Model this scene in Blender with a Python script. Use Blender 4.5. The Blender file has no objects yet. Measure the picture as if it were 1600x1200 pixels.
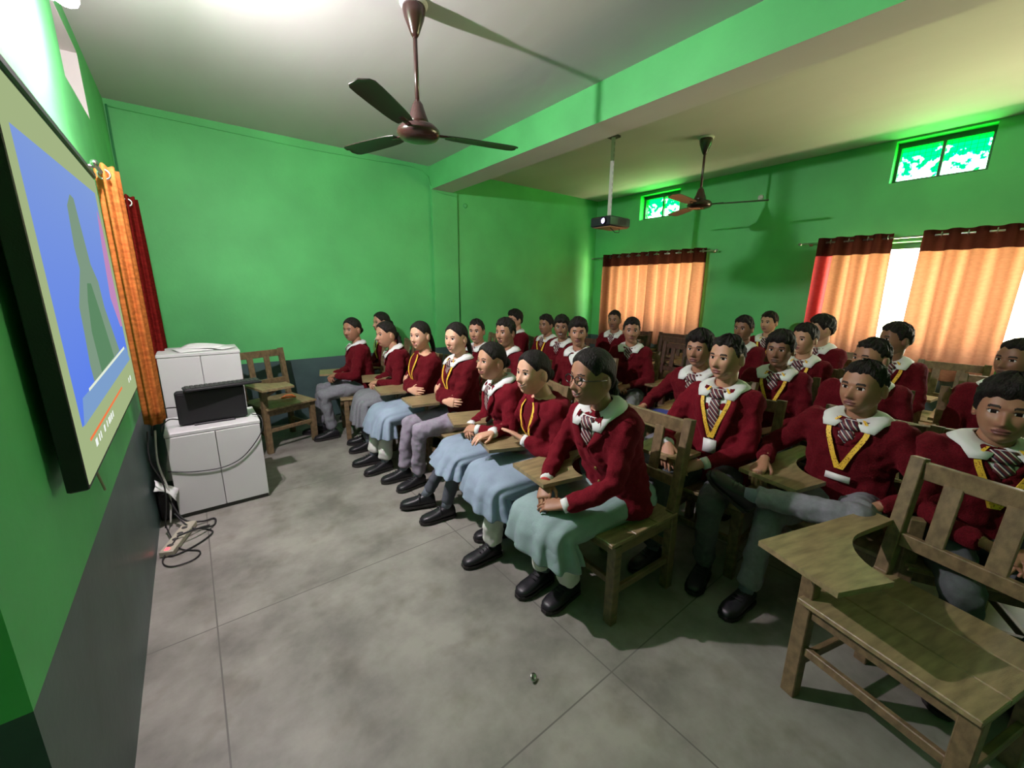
import bpy, math, random
import numpy as np
from mathutils import Vector, Matrix
random.seed(7); rng = np.random.default_rng(7)
PI = math.pi
SC = bpy.context.scene
COL = SC.collection
# ------------------------------------------------------------ camera
CAM_H = 1.55
yaw, pitch, roll, FPX = 0.667311, 0.227384, 0.009185, 633.9
fw = Vector((math.sin(yaw)*math.cos(pitch), math.cos(yaw)*math.cos(pitch), -math.sin(pitch)))
rt = Vector((math.cos(yaw), -math.sin(yaw), 0)); up = rt.cross(fw)
r2 = math.cos(roll)*rt + math.sin(roll)*up; u2 = -math.sin(roll)*rt + math.cos(roll)*up
cd = bpy.data.cameras.new('camera'); cam = bpy.data.objects.new('camera', cd); COL.objects.link(cam)
cd.sensor_fit = 'HORIZONTAL'; cd.sensor_width = 36; cd.lens = FPX/1600*36; cd.clip_start = 0.02; cd.clip_end = 300
cam.matrix_world = Matrix(((r2.x, u2.x, -fw.x, 0), (r2.y, u2.y, -fw.y, 0), (r2.z, u2.z, -fw.z, CAM_H), (0, 0, 0, 1)))
SC.camera = cam
# ------------------------------------------------------------ light, exposure
SC.view_settings.view_transform = 'Standard'; SC.view_settings.look = 'None'
SC.view_settings.gamma = 1; SC.view_settings.use_curve_mapping = False
SC.view_settings.exposure = 1.3
W = bpy.data.worlds.new('sky'); SC.world = W; W.use_nodes = True
bg = W.node_tree.nodes['Background']; bg.inputs[1].default_value = 8.0
# bright hazy sky above, sunlit pale ground below the horizon
_tc = W.node_tree.nodes.new('ShaderNodeTexCoord'); _sx = W.node_tree.nodes.new('ShaderNodeSeparateXYZ'); _r = W.node_tree.nodes.new('ShaderNodeValToRGB')
_e = _r.color_ramp.elements; _e[0].position = .46; _e[0].color = (1.9, 1.68, .95, 1); _e[1].position = .54; _e[1].color = (1.0, 0.97, 0.86, 1)
_m = W.node_tree.nodes.new('ShaderNodeMath'); _m.operation = 'MULTIPLY_ADD'; _m.inputs[1].default_value = .5; _m.inputs[2].default_value = .5
W.node_tree.links.new(_tc.outputs['Generated'], _sx.inputs[0]); W.node_tree.links.new(_sx.outputs[2], _m.inputs[0]); W.node_tree.links.new(_m.outputs[0], _r.inputs[0]); W.node_tree.links.new(_r.outputs[0], bg.inputs[0])
LAMP_W = 32.0; LAMP_FWD_W = 25.0; LAMP_COL = (1.0, 0.84, 0.93)

def light(name, kind, loc, power, color, parent=None, **kw):
    d = bpy.data.lights.new(name, kind); d.energy = power; d.color = color
    for k, v in kw.items(): setattr(d, k, v)
    o = bpy.data.objects.new(name, d); COL.objects.link(o); o.location = loc
    if parent: o.parent = parent
    return o
# daylight that comes in at the openings of the window wall (area lights as sky portals)
def portal(name, y0, y1, z0, z1):
    o = light(name, 'AREA', (6.24, (y0+y1)/2, (z0+z1)/2), 10, (1, 1, 1), shape='RECTANGLE', size=abs(z1-z0), size_y=abs(y1-y0))
    o.rotation_euler = (0, PI/2, 0); o.data.cycles.is_portal = True
WIN = [(3.12, 4.80, .92, 2.08), (-1.0, 1.66, .92, 2.08)]
VENT = [(3.60, 4.29, 2.68, 3.05), (.52, 1.21, 2.68, 3.08)]
for i, w in enumerate(WIN+VENT): portal('daylight_portal', *w)

# ------------------------------------------------------------ helpers
def lin(c):
    return tuple(((x/255)/12.92 if x/255 <= .04045 else ((x/255+.055)/1.055)**2.4) for x in c)
def mat(name, col, rough=.6, metal=0, noise=0, nscale=8, bump=0, bscale=40, spec=.5, emit=None, estr=0, dark=None, detail=4, stretch=None, sheen=0):
    m = bpy.data.materials.new(name); m.use_nodes = True; nt = m.node_tree; b = nt.nodes['Principled BSDF']
    b.inputs['Base Color'].default_value = (*col, 1); b.inputs['Roughness'].default_value = rough; b.inputs['Metallic'].default_value = metal
    b.inputs['Specular IOR Level'].default_value = spec
    if sheen: b.inputs['Sheen Weight'].default_value = sheen; b.inputs['Sheen Tint'].default_value = (.9, .08, .14, 1); b.inputs['Sheen Roughness'].default_value = .35
    tc = nt.nodes.new('ShaderNodeTexCoord'); src = tc.outputs['Object']
    if stretch:
        mp = nt.nodes.new('ShaderNodeMapping'); mp.inputs['Scale'].default_value = stretch
        nt.links.new(src, mp.inputs[0]); src = mp.outputs[0]
    if noise:
        n = nt.nodes.new('ShaderNodeTexNoise'); n.inputs['Scale'].default_value = nscale; n.inputs['Detail'].default_value = detail
        nt.links.new(src, n.inputs['Vector'])
        r = nt.nodes.new('ShaderNodeValToRGB'); r.color_ramp.elements[0].position = .33; r.color_ramp.elements[1].position = .67
        d = dark or tuple(c*(1-noise) for c in col); l = tuple(min(1, c*(1+noise*.5)) for c in col)
        r.color_ramp.elements[0].color = (*d, 1); r.color_ramp.elements[1].color = (*l, 1)
        nt.links.new(n.outputs[0], r.inputs[0]); nt.links.new(r.outputs[0], b.inputs['Base Color'])
    if bump:
        n2 = nt.nodes.new('ShaderNodeTexNoise'); n2.inputs['Scale'].default_value = bscale; n2.inputs['Detail'].default_value = 3
        nt.links.new(src, n2.inputs['Vector'])
        bp = nt.nodes.new('ShaderNodeBump'); bp.inputs['Strength'].default_value = bump; bp.inputs['Distance'].default_value = .01
        nt.links.new(n2.outputs[0], bp.inputs['Height']); nt.links.new(bp.outputs[0], b.inputs['Normal'])
    if emit:
        b.inputs['Emission Color'].default_value = (*emit, 1); b.inputs['Emission Strength'].default_value = estr
    return m

class MB:
    def __init__(s): s.v = []; s.f = []; s.m = []
    def add(s, V, F, m=0):
        o = len(s.v); s.v += [tuple(map(float, p)) for p in V]; s.f += [tuple(o+i for i in f) for f in F]
        s.m += [m]*len(F) if isinstance(m, int) else list(m)
        return s
    def box(s, c, d, m=0, R=None, bev=0):
        x, y, z = [q/2 for q in d]
        if bev:
            b = min(bev, x*.9, y*.9, z*.9); rings = []
            for (zz, k) in ((-z, b), (-z+b, 0), (z-b, 0), (z, b)):
                X, Y = x-k, y-k; bb = b*.6
                rings.append([(-X+bb, -Y, zz), (X-bb, -Y, zz), (X, -Y+bb, zz), (X, Y-bb, zz), (X-bb, Y, zz), (-X+bb, Y, zz), (-X, Y-bb, zz), (-X, -Y+bb, zz)])
            V = [p for r in rings for p in r]; F = []
            for i in range(3):
                for j in range(8): F.append((i*8+j, i*8+(j+1) % 8, i*8+8+(j+1) % 8, i*8+8+j))
            F.append(tuple(range(7, -1, -1))); F.append(tuple(range(24, 32)))
        else:
            V = [(sx*x, sy*y, sz*z) for sz in (-1, 1) for sx, sy in ((-1, -1), (1, -1), (1, 1), (-1, 1))]
            F = [(3, 2, 1, 0), (4, 5, 6, 7), (0, 1, 5, 4), (1, 2, 6, 5), (2, 3, 7, 6), (3, 0, 4, 7)]
        V = np.array(V)
        if R is not None: V = V @ np.array(R).T
        return s.add(V+np.array(c), F, m)
    def beam(s, a, b, w, h, m=0, upv=(0, 0, 1), bev=.003):
        a = np.array(a, float); b = np.array(b, float); d = b-a; L = np.linalg.norm(d); d /= L
        u = np.array(upv, float)
        if abs(d @ u) > .98: u = np.array((1., 0, 0))
        y = np.cross(u, d); y /= np.linalg.norm(y); z = np.cross(d, y)
        return s.box((a+b)/2, (L, w, h), m, np.array([d, y, z]).T, bev)
    def loft(s, rings, m=0, cap=True, closed=True):
        n = len(rings[0]); V = [p for r in rings for p in r]; F = []
        for i in range(len(rings)-1):
            for j in range(n if closed else n-1):
                F.append((i*n+j, i*n+(j+1) % n, (i+1)*n+(j+1) % n, (i+1)*n+j))
        if cap and closed: F.append(tuple(range(n-1, -1, -1))); F.append(tuple(range((len(rings)-1)*n, len(rings)*n)))
        return s.add(V, F, m)
    def tube(s, P, R, n=10, m=0, cap=True, flat=None, round_ends=False):
        P = [np.array(p, float) for p in P]; k = len(P)
        if isinstance(R, (int, float)): R = [R]*k
        R = list(R)
        if round_ends:
            d0 = P[0]-P[1]; d0 /= np.linalg.norm(d0); d1 = P[-1]-P[-2]; d1 /= np.linalg.norm(d1)
            P = [P[0]+d0*R[0]*.9, P[0]+d0*R[0]*.6]+P+[P[-1]+d1*R[-1]*.6, P[-1]+d1*R[-1]*.9]
            R = [R[0]*.35, R[0]*.8]+R+[R[-1]*.8, R[-1]*.35]; k += 4
        rings = []; prev = None
        for i in range(k):
            t = P[min(i+1, k-1)]-P[max(i-1, 0)]; t /= (np.linalg.norm(t)+1e-12)
            if prev is None:
                a = np.array((0, 0, 1.)) if abs(t[2]) < .9 else np.array((1., 0, 0)); u = np.cross(t, a)
            else: u = prev - t*(prev @ t)
            u /= np.linalg.norm(u); prev = u; w = np.cross(t, u)
            ff = flat or 1
            rings.append([P[i]+R[i]*(math.cos(q)*u+math.sin(q)*w*ff) for q in np.arange(n)*2*PI/n])
        return s.loft(rings, m, cap)
    def lathe(s, prof, c=(0, 0, 0), n=20, m=0, axis=2):
        rings = []
        for r, z in prof:
            ring = []
            for q in np.arange(n)*2*PI/n:
                p = [r*math.cos(q), r*math.sin(q), z]
                if axis == 0: p = [z, r*math.cos(q), r*math.sin(q)]
                if axis == 1: p = [r*math.cos(q), z, r*math.sin(q)]
                ring.append(np.array(p)+np.array(c))
            rings.append(ring)
        return s.loft(rings, m)
    def ball(s, c, r, n=12, m=0):
        r = np.array(r if hasattr(r, '__len__') else (r, r, r), float)
        rings = [[np.array(c)+r*np.array((math.cos(t)*math.cos(q), math.cos(t)*math.sin(q), math.sin(t))) for q in np.arange(n)*2*PI/n] for t in np.linspace(-1.5, 1.5, max(5, n//2+2))]
        return s.loft(rings, m)
    def prism(s, poly, z0, z1, m=0):   # poly in xy
        n = len(poly); V = [(x, y, z0) for x, y in poly]+[(x, y, z1) for x, y in poly]
        F = [tuple(range(n-1, -1, -1)), tuple(range(n, 2*n))]+[(i, (i+1) % n, n+(i+1) % n, n+i) for i in range(n)]
        return s.add(V, F, m)
    def grid(s, G, m=0):
        a = len(G); b = len(G[0]); return s.add([p for r in G for p in r], [(i*b+j, i*b+j+1, (i+1)*b+j+1, (i+1)*b+j) for i in range(a-1) for j in range(b-1)], m)
    def build(s, name, mats, parent=None, smooth=True, mods=(), loc=None, rz=None):
        me = bpy.data.meshes.new(name); me.from_pydata(s.v, [], s.f)
        mats = mats if isinstance(mats, (list, tuple)) else [mats]
        for x in mats: me.materials.append(x)
        me.polygons.foreach_set('material_index', s.m)
        me.update(); me.validate()
        if smooth:
            me.polygons.foreach_set('use_smooth', [True]*len(me.polygons))
            if smooth == 'auto': me.set_sharp_from_angle(angle=math.radians(35))
        o = bpy.data.objects.new(name, me); COL.objects.link(o)
        if parent: o.parent = parent
        if loc is not None: o.location = loc
        if rz is not None: o.rotation_euler = (0, 0, rz)
        for md in mods:
            x = o.modifiers.new(md[0], md[1])
            for k, v in md[2].items(): setattr(x, k, v)
        return o
def tag(o, label, cat, group=None, kind=None):
    if label: o['label'] = label
    if cat: o['category'] = cat
    if group: o['group'] = group
    if kind: o['kind'] = kind
    return o
def empty(name, loc=(0, 0, 0), rz=0):
    o = bpy.data.objects.new(name, None); COL.objects.link(o); o.location = loc; o.rotation_euler = (0, 0, rz); o.empty_display_size = .1
    return o
def struct(o, label=None):
    o['kind'] = 'structure'
    if label: o['label'] = label
    return o
def copy_tree(o, parent=None, label=None):
    c = o.copy(); COL.objects.link(c); c.parent = parent
    if label: c['label'] = label
    for ch in list(o.children): copy_tree(ch, c)
    return c

# ------------------------------------------------------------ materials
def wall_mat():
    m = mat('green_wall_paint', (.12, .57, .18), .6, noise=.16, nscale=1.6, bump=.12, bscale=30, detail=7); return m
M_green = wall_mat()
M_dado = mat('slate_dado_paint', lin((76, 98, 98)), .45, noise=.25, nscale=3, bump=.1, bscale=25, detail=6)
M_ceil = mat('whitewashed_ceiling', (.56, .55, .53), .8, noise=.08, nscale=1.2, bump=.25, bscale=7, detail=6, stretch=(1, .35, 1))
M_white = mat('off_white_plaster', (.66, .65, .62), .8)
M_grey_wood = {}
def wood(name, c, sc=3, noise=.35, rough=.45):
    return mat(name, c, rough, noise=noise, nscale=sc, bump=.15, bscale=30, stretch=(3, 14, 9), detail=6)
M_wood = wood('worn_brown_wood', (.20, .14, .07))
M_wood_top = wood('scuffed_tablet_wood', (.30, .23, .115), rough=.33)
M_wood_red = wood('dark_red_wood', (.10, .045, .028))
M_lam = mat('white_laminate', (.62, .64, .62), .4, noise=.05, nscale=2)
M_gap = mat('dark_gap', (.06, .06, .055), .8)
M_black = mat('black_plastic', (.012, .012, .014), .45, bump=.1, bscale=200)
M_blackc = mat('black_cable_rubber', (.015, .015, .015), .5)
M_metal = mat('brushed_steel', (.6, .6, .58), .28, 1)
M_fan = mat('dark_brown_enamel', (.045, .018, .014), .25, spec=.7)
M_fanb = mat('dark_blade_enamel', (.03, .018, .016), .35)
M_pole = mat('ribbed_white_pole', (.55, .57, .52), .5)
M_paper = mat('white_paper', (.75, .77, .75), .7)
M_shirt = mat('white_shirt_cotton', (.70, .72, .70), .75, bump=.1, bscale=60)
M_sweat = mat('maroon_wool', (.115, .005, .010), .9, noise=.25, nscale=120, bump=.5, bscale=260, spec=.15, sheen=.22, detail=2)
M_blaz = mat('maroon_blazer_wool', (.155, .006, .014), .9, noise=.22, nscale=150, bump=.4, bscale=300, spec=.15, sheen=.22, detail=2)
M_trous = mat('grey_trouser_cloth', (.20, .21, .23), .85, noise=.1, nscale=60, bump=.1, bscale=120, spec=.2)
M_trous2 = mat('lilac_grey_trouser_cloth', (.30, .27, .33), .85, noise=.1, nscale=60, bump=.1, bscale=120, spec=.2)
M_trous3 = mat('dark_grey_trouser_cloth', (.085, .095, .10), .85, noise=.1, nscale=60, bump=.1, bscale=120, spec=.2)
M_skirt = mat('blue_grey_skirt_cloth', (.27, .35, .44), .85, noise=.12, nscale=8, bump=.1, bscale=120, spec=.2)
M_skirt2 = mat('pale_teal_skirt_cloth', (.26, .36, .36), .85, noise=.12, nscale=8, bump=.1, bscale=120, spec=.2)
M_salwar = mat('white_salwar_cotton', (.68, .70, .64), .8, bump=.1, bscale=60)
M_legg = mat('dark_grey_leggings', (.075, .085, .105), .85)
M_sock = mat('grey_sock_knit', (.16, .19, .23), .9, bump=.3, bscale=200)
M_shoe = mat('black_shoe_leather', (.012, .012, .015), .42, spec=.45)
M_sole = mat('black_shoe_rubber', (.02, .018, .016), .7)
M_lan = mat('yellow_lanyard_ribbon', (.85, .50, .04), .6)
M_card = mat('id_card_plastic', (.75, .76, .74), .35)
M_hair = mat('black_hair', (.014, .011, .009), .62, noise=.5, nscale=60, bump=.9, bscale=170, stretch=(1, 1, .25), spec=.25)
M_frame = mat('dark_spectacle_frame', (.01, .01, .012), .25)
M_thread = mat('red_thread', (.5, .03, .03), .7)
M_gold = mat('brass_button', (.6, .42, .15), .3, 1)
def skin(c): 
    m = mat('skin', c, .5, noise=.12, nscale=12, spec=.4); b = m.node_tree.nodes['Principled BSDF']
    b.inputs['Subsurface Weight'].default_value = 0.0
    return m
SKINS = [skin((.66, .38, .25)), skin((.50, .265, .165)), skin((.36, .178, .105)), skin((.25, .12, .07))]
LIPS = [mat('lip_skin', c, .4) for c in ((.36, .13, .10), (.26, .09, .07), (.17, .06, .05), (.11, .045, .038))]
M_eyew = mat('eye_white', (.62, .60, .56), .2); M_iris = mat('dark_brown_iris', (.012, .008, .006), .15); M_brow = mat('eyebrow_hair', (.025, .016, .012), .8)
M_teeth = mat('teeth', (.72, .70, .62), .25)
def tie_mat():
    m = mat('striped_tie_cloth', (.2, .02, .03), .6); nt = m.node_tree; b = nt.nodes['Principled BSDF']
    tc = nt.nodes.new('ShaderNodeTexCoord'); sx = nt.nodes.new('ShaderNodeSeparateXYZ'); nt.links.new(tc.outputs['Object'], sx.inputs[0])
    a = nt.nodes.new('ShaderNodeMath'); a.operation = 'ADD'; nt.links.new(sx.outputs[1], a.inputs[0]); nt.links.new(sx.outputs[2], a.inputs[1])
    k = nt.nodes.new('ShaderNodeMath'); k.operation = 'MULTIPLY'; k.inputs[1].default_value = 38; nt.links.new(a.outputs[0], k.inputs[0])
    f = nt.nodes.new('ShaderNodeMath'); f.operation = 'FRACT'; nt.links.new(k.outputs[0], f.inputs[0])
    r = nt.nodes.new('ShaderNodeValToRGB'); r.color_ramp.interpolation = 'CONSTANT'; e = r.color_ramp.elements
    e[0].color = (.11, .012, .02, 1); e[1].position = .5; e[1].color = (.62, .55, .48, 1); x = e.new(.72); x.color = (.02, .02, .05, 1)
    nt.links.new(f.outputs[0], r.inputs[0]); nt.links.new(r.outputs[0], b.inputs['Base Color']); return m
M_tie = tie_mat()
def lan_mat():
    m = mat('printed_lanyard_ribbon', (.80, .42, .02), .6, noise=.0); nt = m.node_tree; b = nt.nodes['Principled BSDF']
    tc = nt.nodes.new('ShaderNodeTexCoord'); n = nt.nodes.new('ShaderNodeTexNoise'); n.inputs['Scale'].default_value = 160; nt.links.new(tc.outputs['Object'], n.inputs['Vector'])
    r = nt.nodes.new('ShaderNodeValToRGB'); e = r.color_ramp.elements; e[0].position = .36; e[0].color = (.35, .12, .01, 1); e[1].position = .44; e[1].color = (.88, .55, .05, 1)
    nt.links.new(n.outputs[0], r.inputs[0]); nt.links.new(r.outputs[0], b.inputs['Base Color']); return m
M_lan = lan_mat()
def floor_mat():
    m = bpy.data.materials.new('grey_cement_floor'); m.use_nodes = True; nt = m.node_tree; N = nt.nodes.new; Lk = nt.links.new; b = nt.nodes['Principled BSDF']
    tc = N('ShaderNodeTexCoord'); n = N('ShaderNodeTexNoise'); n.inputs['Scale'].default_value = 2.2; n.inputs['Detail'].default_value = 8; n.inputs['Roughness'].default_value = .62
    Lk(tc.outputs['Object'], n.inputs['Vector'])
    r = N('ShaderNodeValToRGB'); e = r.color_ramp.elements; e[0].position = .35; e[0].color = (*lin((113, 112, 104)), 1); e[1].position = .62; e[1].color = (*lin((152, 151, 141)), 1)
    Lk(n.outputs[0], r.inputs[0])
    # cement bay joints
    sx = N('ShaderNodeSeparateXYZ'); Lk(tc.outputs['Object'], sx.inputs[0])
    def joint(sock, off):
        a = N('ShaderNodeMath'); a.operation = 'SUBTRACT'; a.inputs[1].default_value = off; Lk(sock, a.inputs[0])
        w = N('ShaderNodeMath'); w.operation = 'PINGPONG'; w.inputs[1].default_value = .64; Lk(a.outputs[0], w.inputs[0])
        l = N('ShaderNodeMath'); l.operation = 'LESS_THAN'; l.inputs[1].default_value = .003; Lk(w.outputs[0], l.inputs[0]); return l.outputs[0]
    mx = N('ShaderNodeMath'); mx.operation = 'MAXIMUM'; Lk(joint(sx.outputs[0], -.09), mx.inputs[0]); Lk(joint(sx.outputs[1], .82), mx.inputs[1])
    # broad stains
    n2 = N('ShaderNodeTexNoise'); n2.inputs['Scale'].default_value = 5; n2.inputs['Detail'].default_value = 5; Lk(tc.outputs['Object'], n2.inputs['Vector'])
    r2_ = N('ShaderNodeValToRGB'); e = r2_.color_ramp.elements; e[0].position = .30; e[0].color = (.72, .70, .66, 1); e[1].position = .46; e[1].color = (1, 1, 1, 1); Lk(n2.outputs[0], r2_.inputs[0])
    mu = N('ShaderNodeMix'); mu.data_type = 'RGBA'; mu.blend_type = 'MULTIPLY'; mu.inputs[0].default_value = .8; Lk(r.outputs[0], mu.inputs[6]); Lk(r2_.outputs[0], mu.inputs[7])
    mj = N('ShaderNodeMix'); mj.data_type = 'RGBA'; mj.inputs[7].default_value = (.13, .125, .11, 1); Lk(mx.outputs[0], mj.inputs[0]); Lk(mu.outputs[2], mj.inputs[6])
    Lk(mj.outputs[2], b.inputs['Base Color']); b.inputs['Roughness'].default_value = .5; b.inputs['Specular IOR Level'].default_value = .4
    bp = N('ShaderNodeBump'); bp.inputs['Strength'].default_value = .12; bp.inputs['Distance'].default_value = .01; Lk(n.outputs[0], bp.inputs['Height']); Lk(bp.outputs[0], b.inputs['Normal'])
    return m
M_floor = floor_mat()
def cloth_translucent(name, c, tw=.6, noise=.15):
    m = bpy.data.materials.new(name); m.use_nodes = True; nt = m.node_tree; N = nt.nodes.new; Lk = nt.links.new
    nt.nodes.remove(nt.nodes['Principled BSDF']); out = nt.nodes['Material Output']
    tc = N('ShaderNodeTexCoord'); mp = N('ShaderNodeMapping'); mp.inputs['Scale'].default_value = (20, 20, 60); Lk(tc.outputs['Object'], mp.inputs[0])
    n = N('ShaderNodeTexNoise'); n.inputs['Scale'].default_value = 1; n.inputs['Detail'].default_value = 3; Lk(mp.outputs[0], n.inputs['Vector'])
    r = N('ShaderNodeValToRGB'); e = r.color_ramp.elements; e[0].position = .35; e[0].color = (*[x*(1-noise) for x in c], 1); e[1].position = .65; e[1].color = (*c, 1); Lk(n.outputs[0], r.inputs[0])
    d = N('ShaderNodeBsdfDiffuse'); t = N('ShaderNodeBsdfTranslucent'); Lk(r.outputs[0], d.inputs[0]); Lk(r.outputs[0], t.inputs[0])
    mx = N('ShaderNodeMixShader'); mx.inputs[0].default_value = tw; Lk(d.outputs[0], mx.inputs[1]); Lk(t.outputs[0], mx.inputs[2]); Lk(mx.outputs[0], out.inputs[0])
    return m
M_curt = cloth_translucent('orange_curtain_cloth', (.25, .112, .064), .42)
M_curt_h = cloth_translucent('dark_brown_curtain_band', (.05, .014, .010), .1)
M_curt_pink = cloth_translucent('maroon_curtain_cloth', (.40, .05, .06), .5)
M_curt_side = cloth_translucent('rust_orange_curtain_cloth', (.62, .20, .05), .1, .4)
M_curt_red = cloth_translucent('dark_red_curtain_cloth', (.20, .015, .012), .1, .4)
M_curt_yel = cloth_translucent('mustard_curtain_trim', (.45, .25, .04), .1, .2)
def glow(name, c, s):
    m = bpy.data.materials.new(name); m.use_nodes = True; nt = m.node_tree; nt.nodes.remove(nt.nodes['Principled BSDF'])
    e = nt.nodes.new('ShaderNodeEmission'); e.inputs[0].default_value = (*c, 1); e.inputs[1].default_value = s; nt.links.new(e.outputs[0], nt.nodes['Material Output'].inputs[0]); return m

# ------------------------------------------------------------ room shell
XL, XR, YF, YN, ZC, ZD = -.34, 6.0, 5.19, -2.6, 3.1, .745
mb = MB(); mb.box(((XL+XR)/2, (YF+YN)/2, -.05), (XR-XL+1.2, YF-YN+.6, .1)); struct(mb.build('floor', M_floor, smooth=False), 'grey cement floor marked off in large bays')
mb = MB(); mb.box(((XL+XR)/2, (YF+YN)/2, ZC+.08), (XR-XL+1.2, YF-YN+.6, .16)); struct(mb.build('ceiling', M_ceil, smooth=False), 'whitewashed plaster ceiling')
def wall_panel(name, ax, pos, th, u0, u1, holes, label, mats=None, z1=ZC):
    """wall with openings; ax 'x' -> plane x=pos (thickness th in +/-x), u=y ; ax 'y' -> plane y=pos, u=x"""
    us = sorted(set([u0, u1]+[h[0] for h in holes]+[h[1] for h in holes])); zs = sorted(set([0, ZD, z1]+[h[2] for h in holes]+[h[3] for h in holes]))
    inh = lambda u, z: any(h[0]-1e-6 < u < h[1]+1e-6 and h[2]-1e-6 < z < h[3]+1e-6 for h in holes)
    mb = MB(); P = (lambda d, u, z: (pos+d, u, z)) if ax == 'x' else (lambda d, u, z: (u, pos+d, z))
    for a, b in zip(us, us[1:]):
        for c, d in zip(zs, zs[1:]):
            if inh((a+b)/2, (c+d)/2): continue
            m = 1 if d <= ZD+1e-6 else 0
            mb.add([P(0, a, c), P(0, b, c), P(0, b, d), P(0, a, d)], [(0, 1, 2, 3)], m)
            mb.add([P(th, a, c), P(th, b, c), P(th, b, d), P(th, a, d)], [(3, 2, 1, 0)], m)
    for h in holes:
        a, b, c, d = h
        for q in (((a, c), (b, c)), ((b, c), (b, d)), ((b, d), (a, d)), ((a, d), (a, c))):
            (p0, p1), (p2, p3) = q
            mb.add([P(0, p0, p1), P(0, p2, p3), P(th, p2, p3), P(th, p0, p1)], [(0, 1, 2, 3)], 0)
    for uu in (u0, u1):
        for c, d in ((0, ZD), (ZD, z1)): mb.add([P(0, uu, c), P(0, uu, d), P(th, uu, d), P(th, uu, c)], [(0, 1, 2, 3)], 1 if d <= ZD else 0)
    return struct(mb.build(name, mats or [M_green, M_dado], smooth=False), label)
wall_panel('wall_right', 'x', XR, .25, YN, YF+.2, WIN+[(a, b, c, d) for a, b, c, d in VENT], 'green window wall with slate dado')
wall_panel('wall_far', 'y', YF, .2, XL-.25, XR+.25, [], 'green end wall with slate dado')
wall_panel('wall_near', 'y', YN, -.2, XL-.5, XR+.25, [], 'green wall behind the viewer')
LV = (3.30, 4.02, 2.60, 2.98)
wall_panel('wall_left', 'x', XL, -.22, 1.06, YF+.2, [LV], 'green wall carrying the projector screen')
wall_panel('wall_left', 'x', XL-.22, -.1, YN, YF+.2, [], 'added unseen wall closing the doorway behind the jamb')  # added out of view: closes the doorway past the jamb so no daylight leaks in
# dark strip at the top of the dado at jamb, white niche lining
mb = MB(); a, b, c, d = LV
mb.box((XL-.205, (a+b)/2, (c+d)/2), (.02, b-a, d-c)); mb.box((XL-.1, b-.004, (c+d)/2), (.2, .008, d-c)); mb.box((XL-.1, (a+b)/2, c+.004), (.2, b-a, .008)); mb.box((XL-.1, (a+b)/2, d-.004), (.2, b-a, .008))
struct(mb.build('trim_1', M_white, smooth=False), 'white lining of the high niche over the screen')
# ceiling beam, painted green on its sides and whitewashed below
mb = MB(); y0, y1 = YN, YF; x0, x1, z0 = 2.69, 3.0, 2.82
mb.add([(x0, y0, z0), (x1, y0, z0), (x1, y1, z0), (x0, y1, z0), (x0, y0, ZC), (x1, y0, ZC), (x1, y1, ZC), (x0, y1, ZC)],
       [(0, 1, 2, 3), (0, 3, 7, 4), (1, 5, 6, 2)], [1, 0, 0])
struct(mb.build('trim_2', [M_green, M_ceil], smooth=False), 'green ceiling beam with whitewashed underside')
# far wall pilaster below the beam
mb = MB(); mb.box((2.885, YF-.02, (ZD+2.82)/2), (.38, .045, 2.82-ZD), 0); mb.box((2.885, YF-.02, ZD/2), (.38, .045, ZD), 1)
struct(mb.build('trim_3', [M_green, M_dado], smooth=False), 'shallow green pilaster under the beam')

# windows in the right wall
M_wframe = mat('dark_green_window_paint', (.03, .09, .05), .5); M_glass = bpy.data.materials.new('clear_glass'); M_glass.use_nodes = True
nt = M_glass.node_tree; nt.nodes.remove(nt.nodes['Principled BSDF']); tb = nt.nodes.new('ShaderNodeBsdfTransparent'); gb = nt.nodes.new('ShaderNodeBsdfGlossy'); gb.inputs['Roughness'].default_value = .05
mx = nt.nodes.new('ShaderNodeMixShader'); mx.inputs[0].default_value = .06; nt.links.new(tb.outputs[0], mx.inputs[1]); nt.links.new(gb.outputs[0], mx.inputs[2]); nt.links.new(mx.outputs[0], nt.nodes['Material Output'].inputs[0])
for i, (a, b, c, d) in enumerate(WIN):
    mb = MB(); X = XR+.16
    for z in (c+.03, d-.03): mb.box((X, (a+b)/2, z), (.05, b-a, .06))
    n = 2
    for k in range(n+1):
        y = a+.03+(b-a-.06)*k/n; mb.box((X, y, (c+d)/2), (.048, .05, d-c-.1))
    w = struct(mb.build(f'window_{i+1}', M_wframe, smooth=False), 'dark framed window behind the orange curtains')
    mb = MB(); mb.box((X, (a+b)/2, (c+d)/2), (.006, b-a-.06, d-c-.06)); mb.build('window_pane', M_glass, w, smooth=False)
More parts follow.
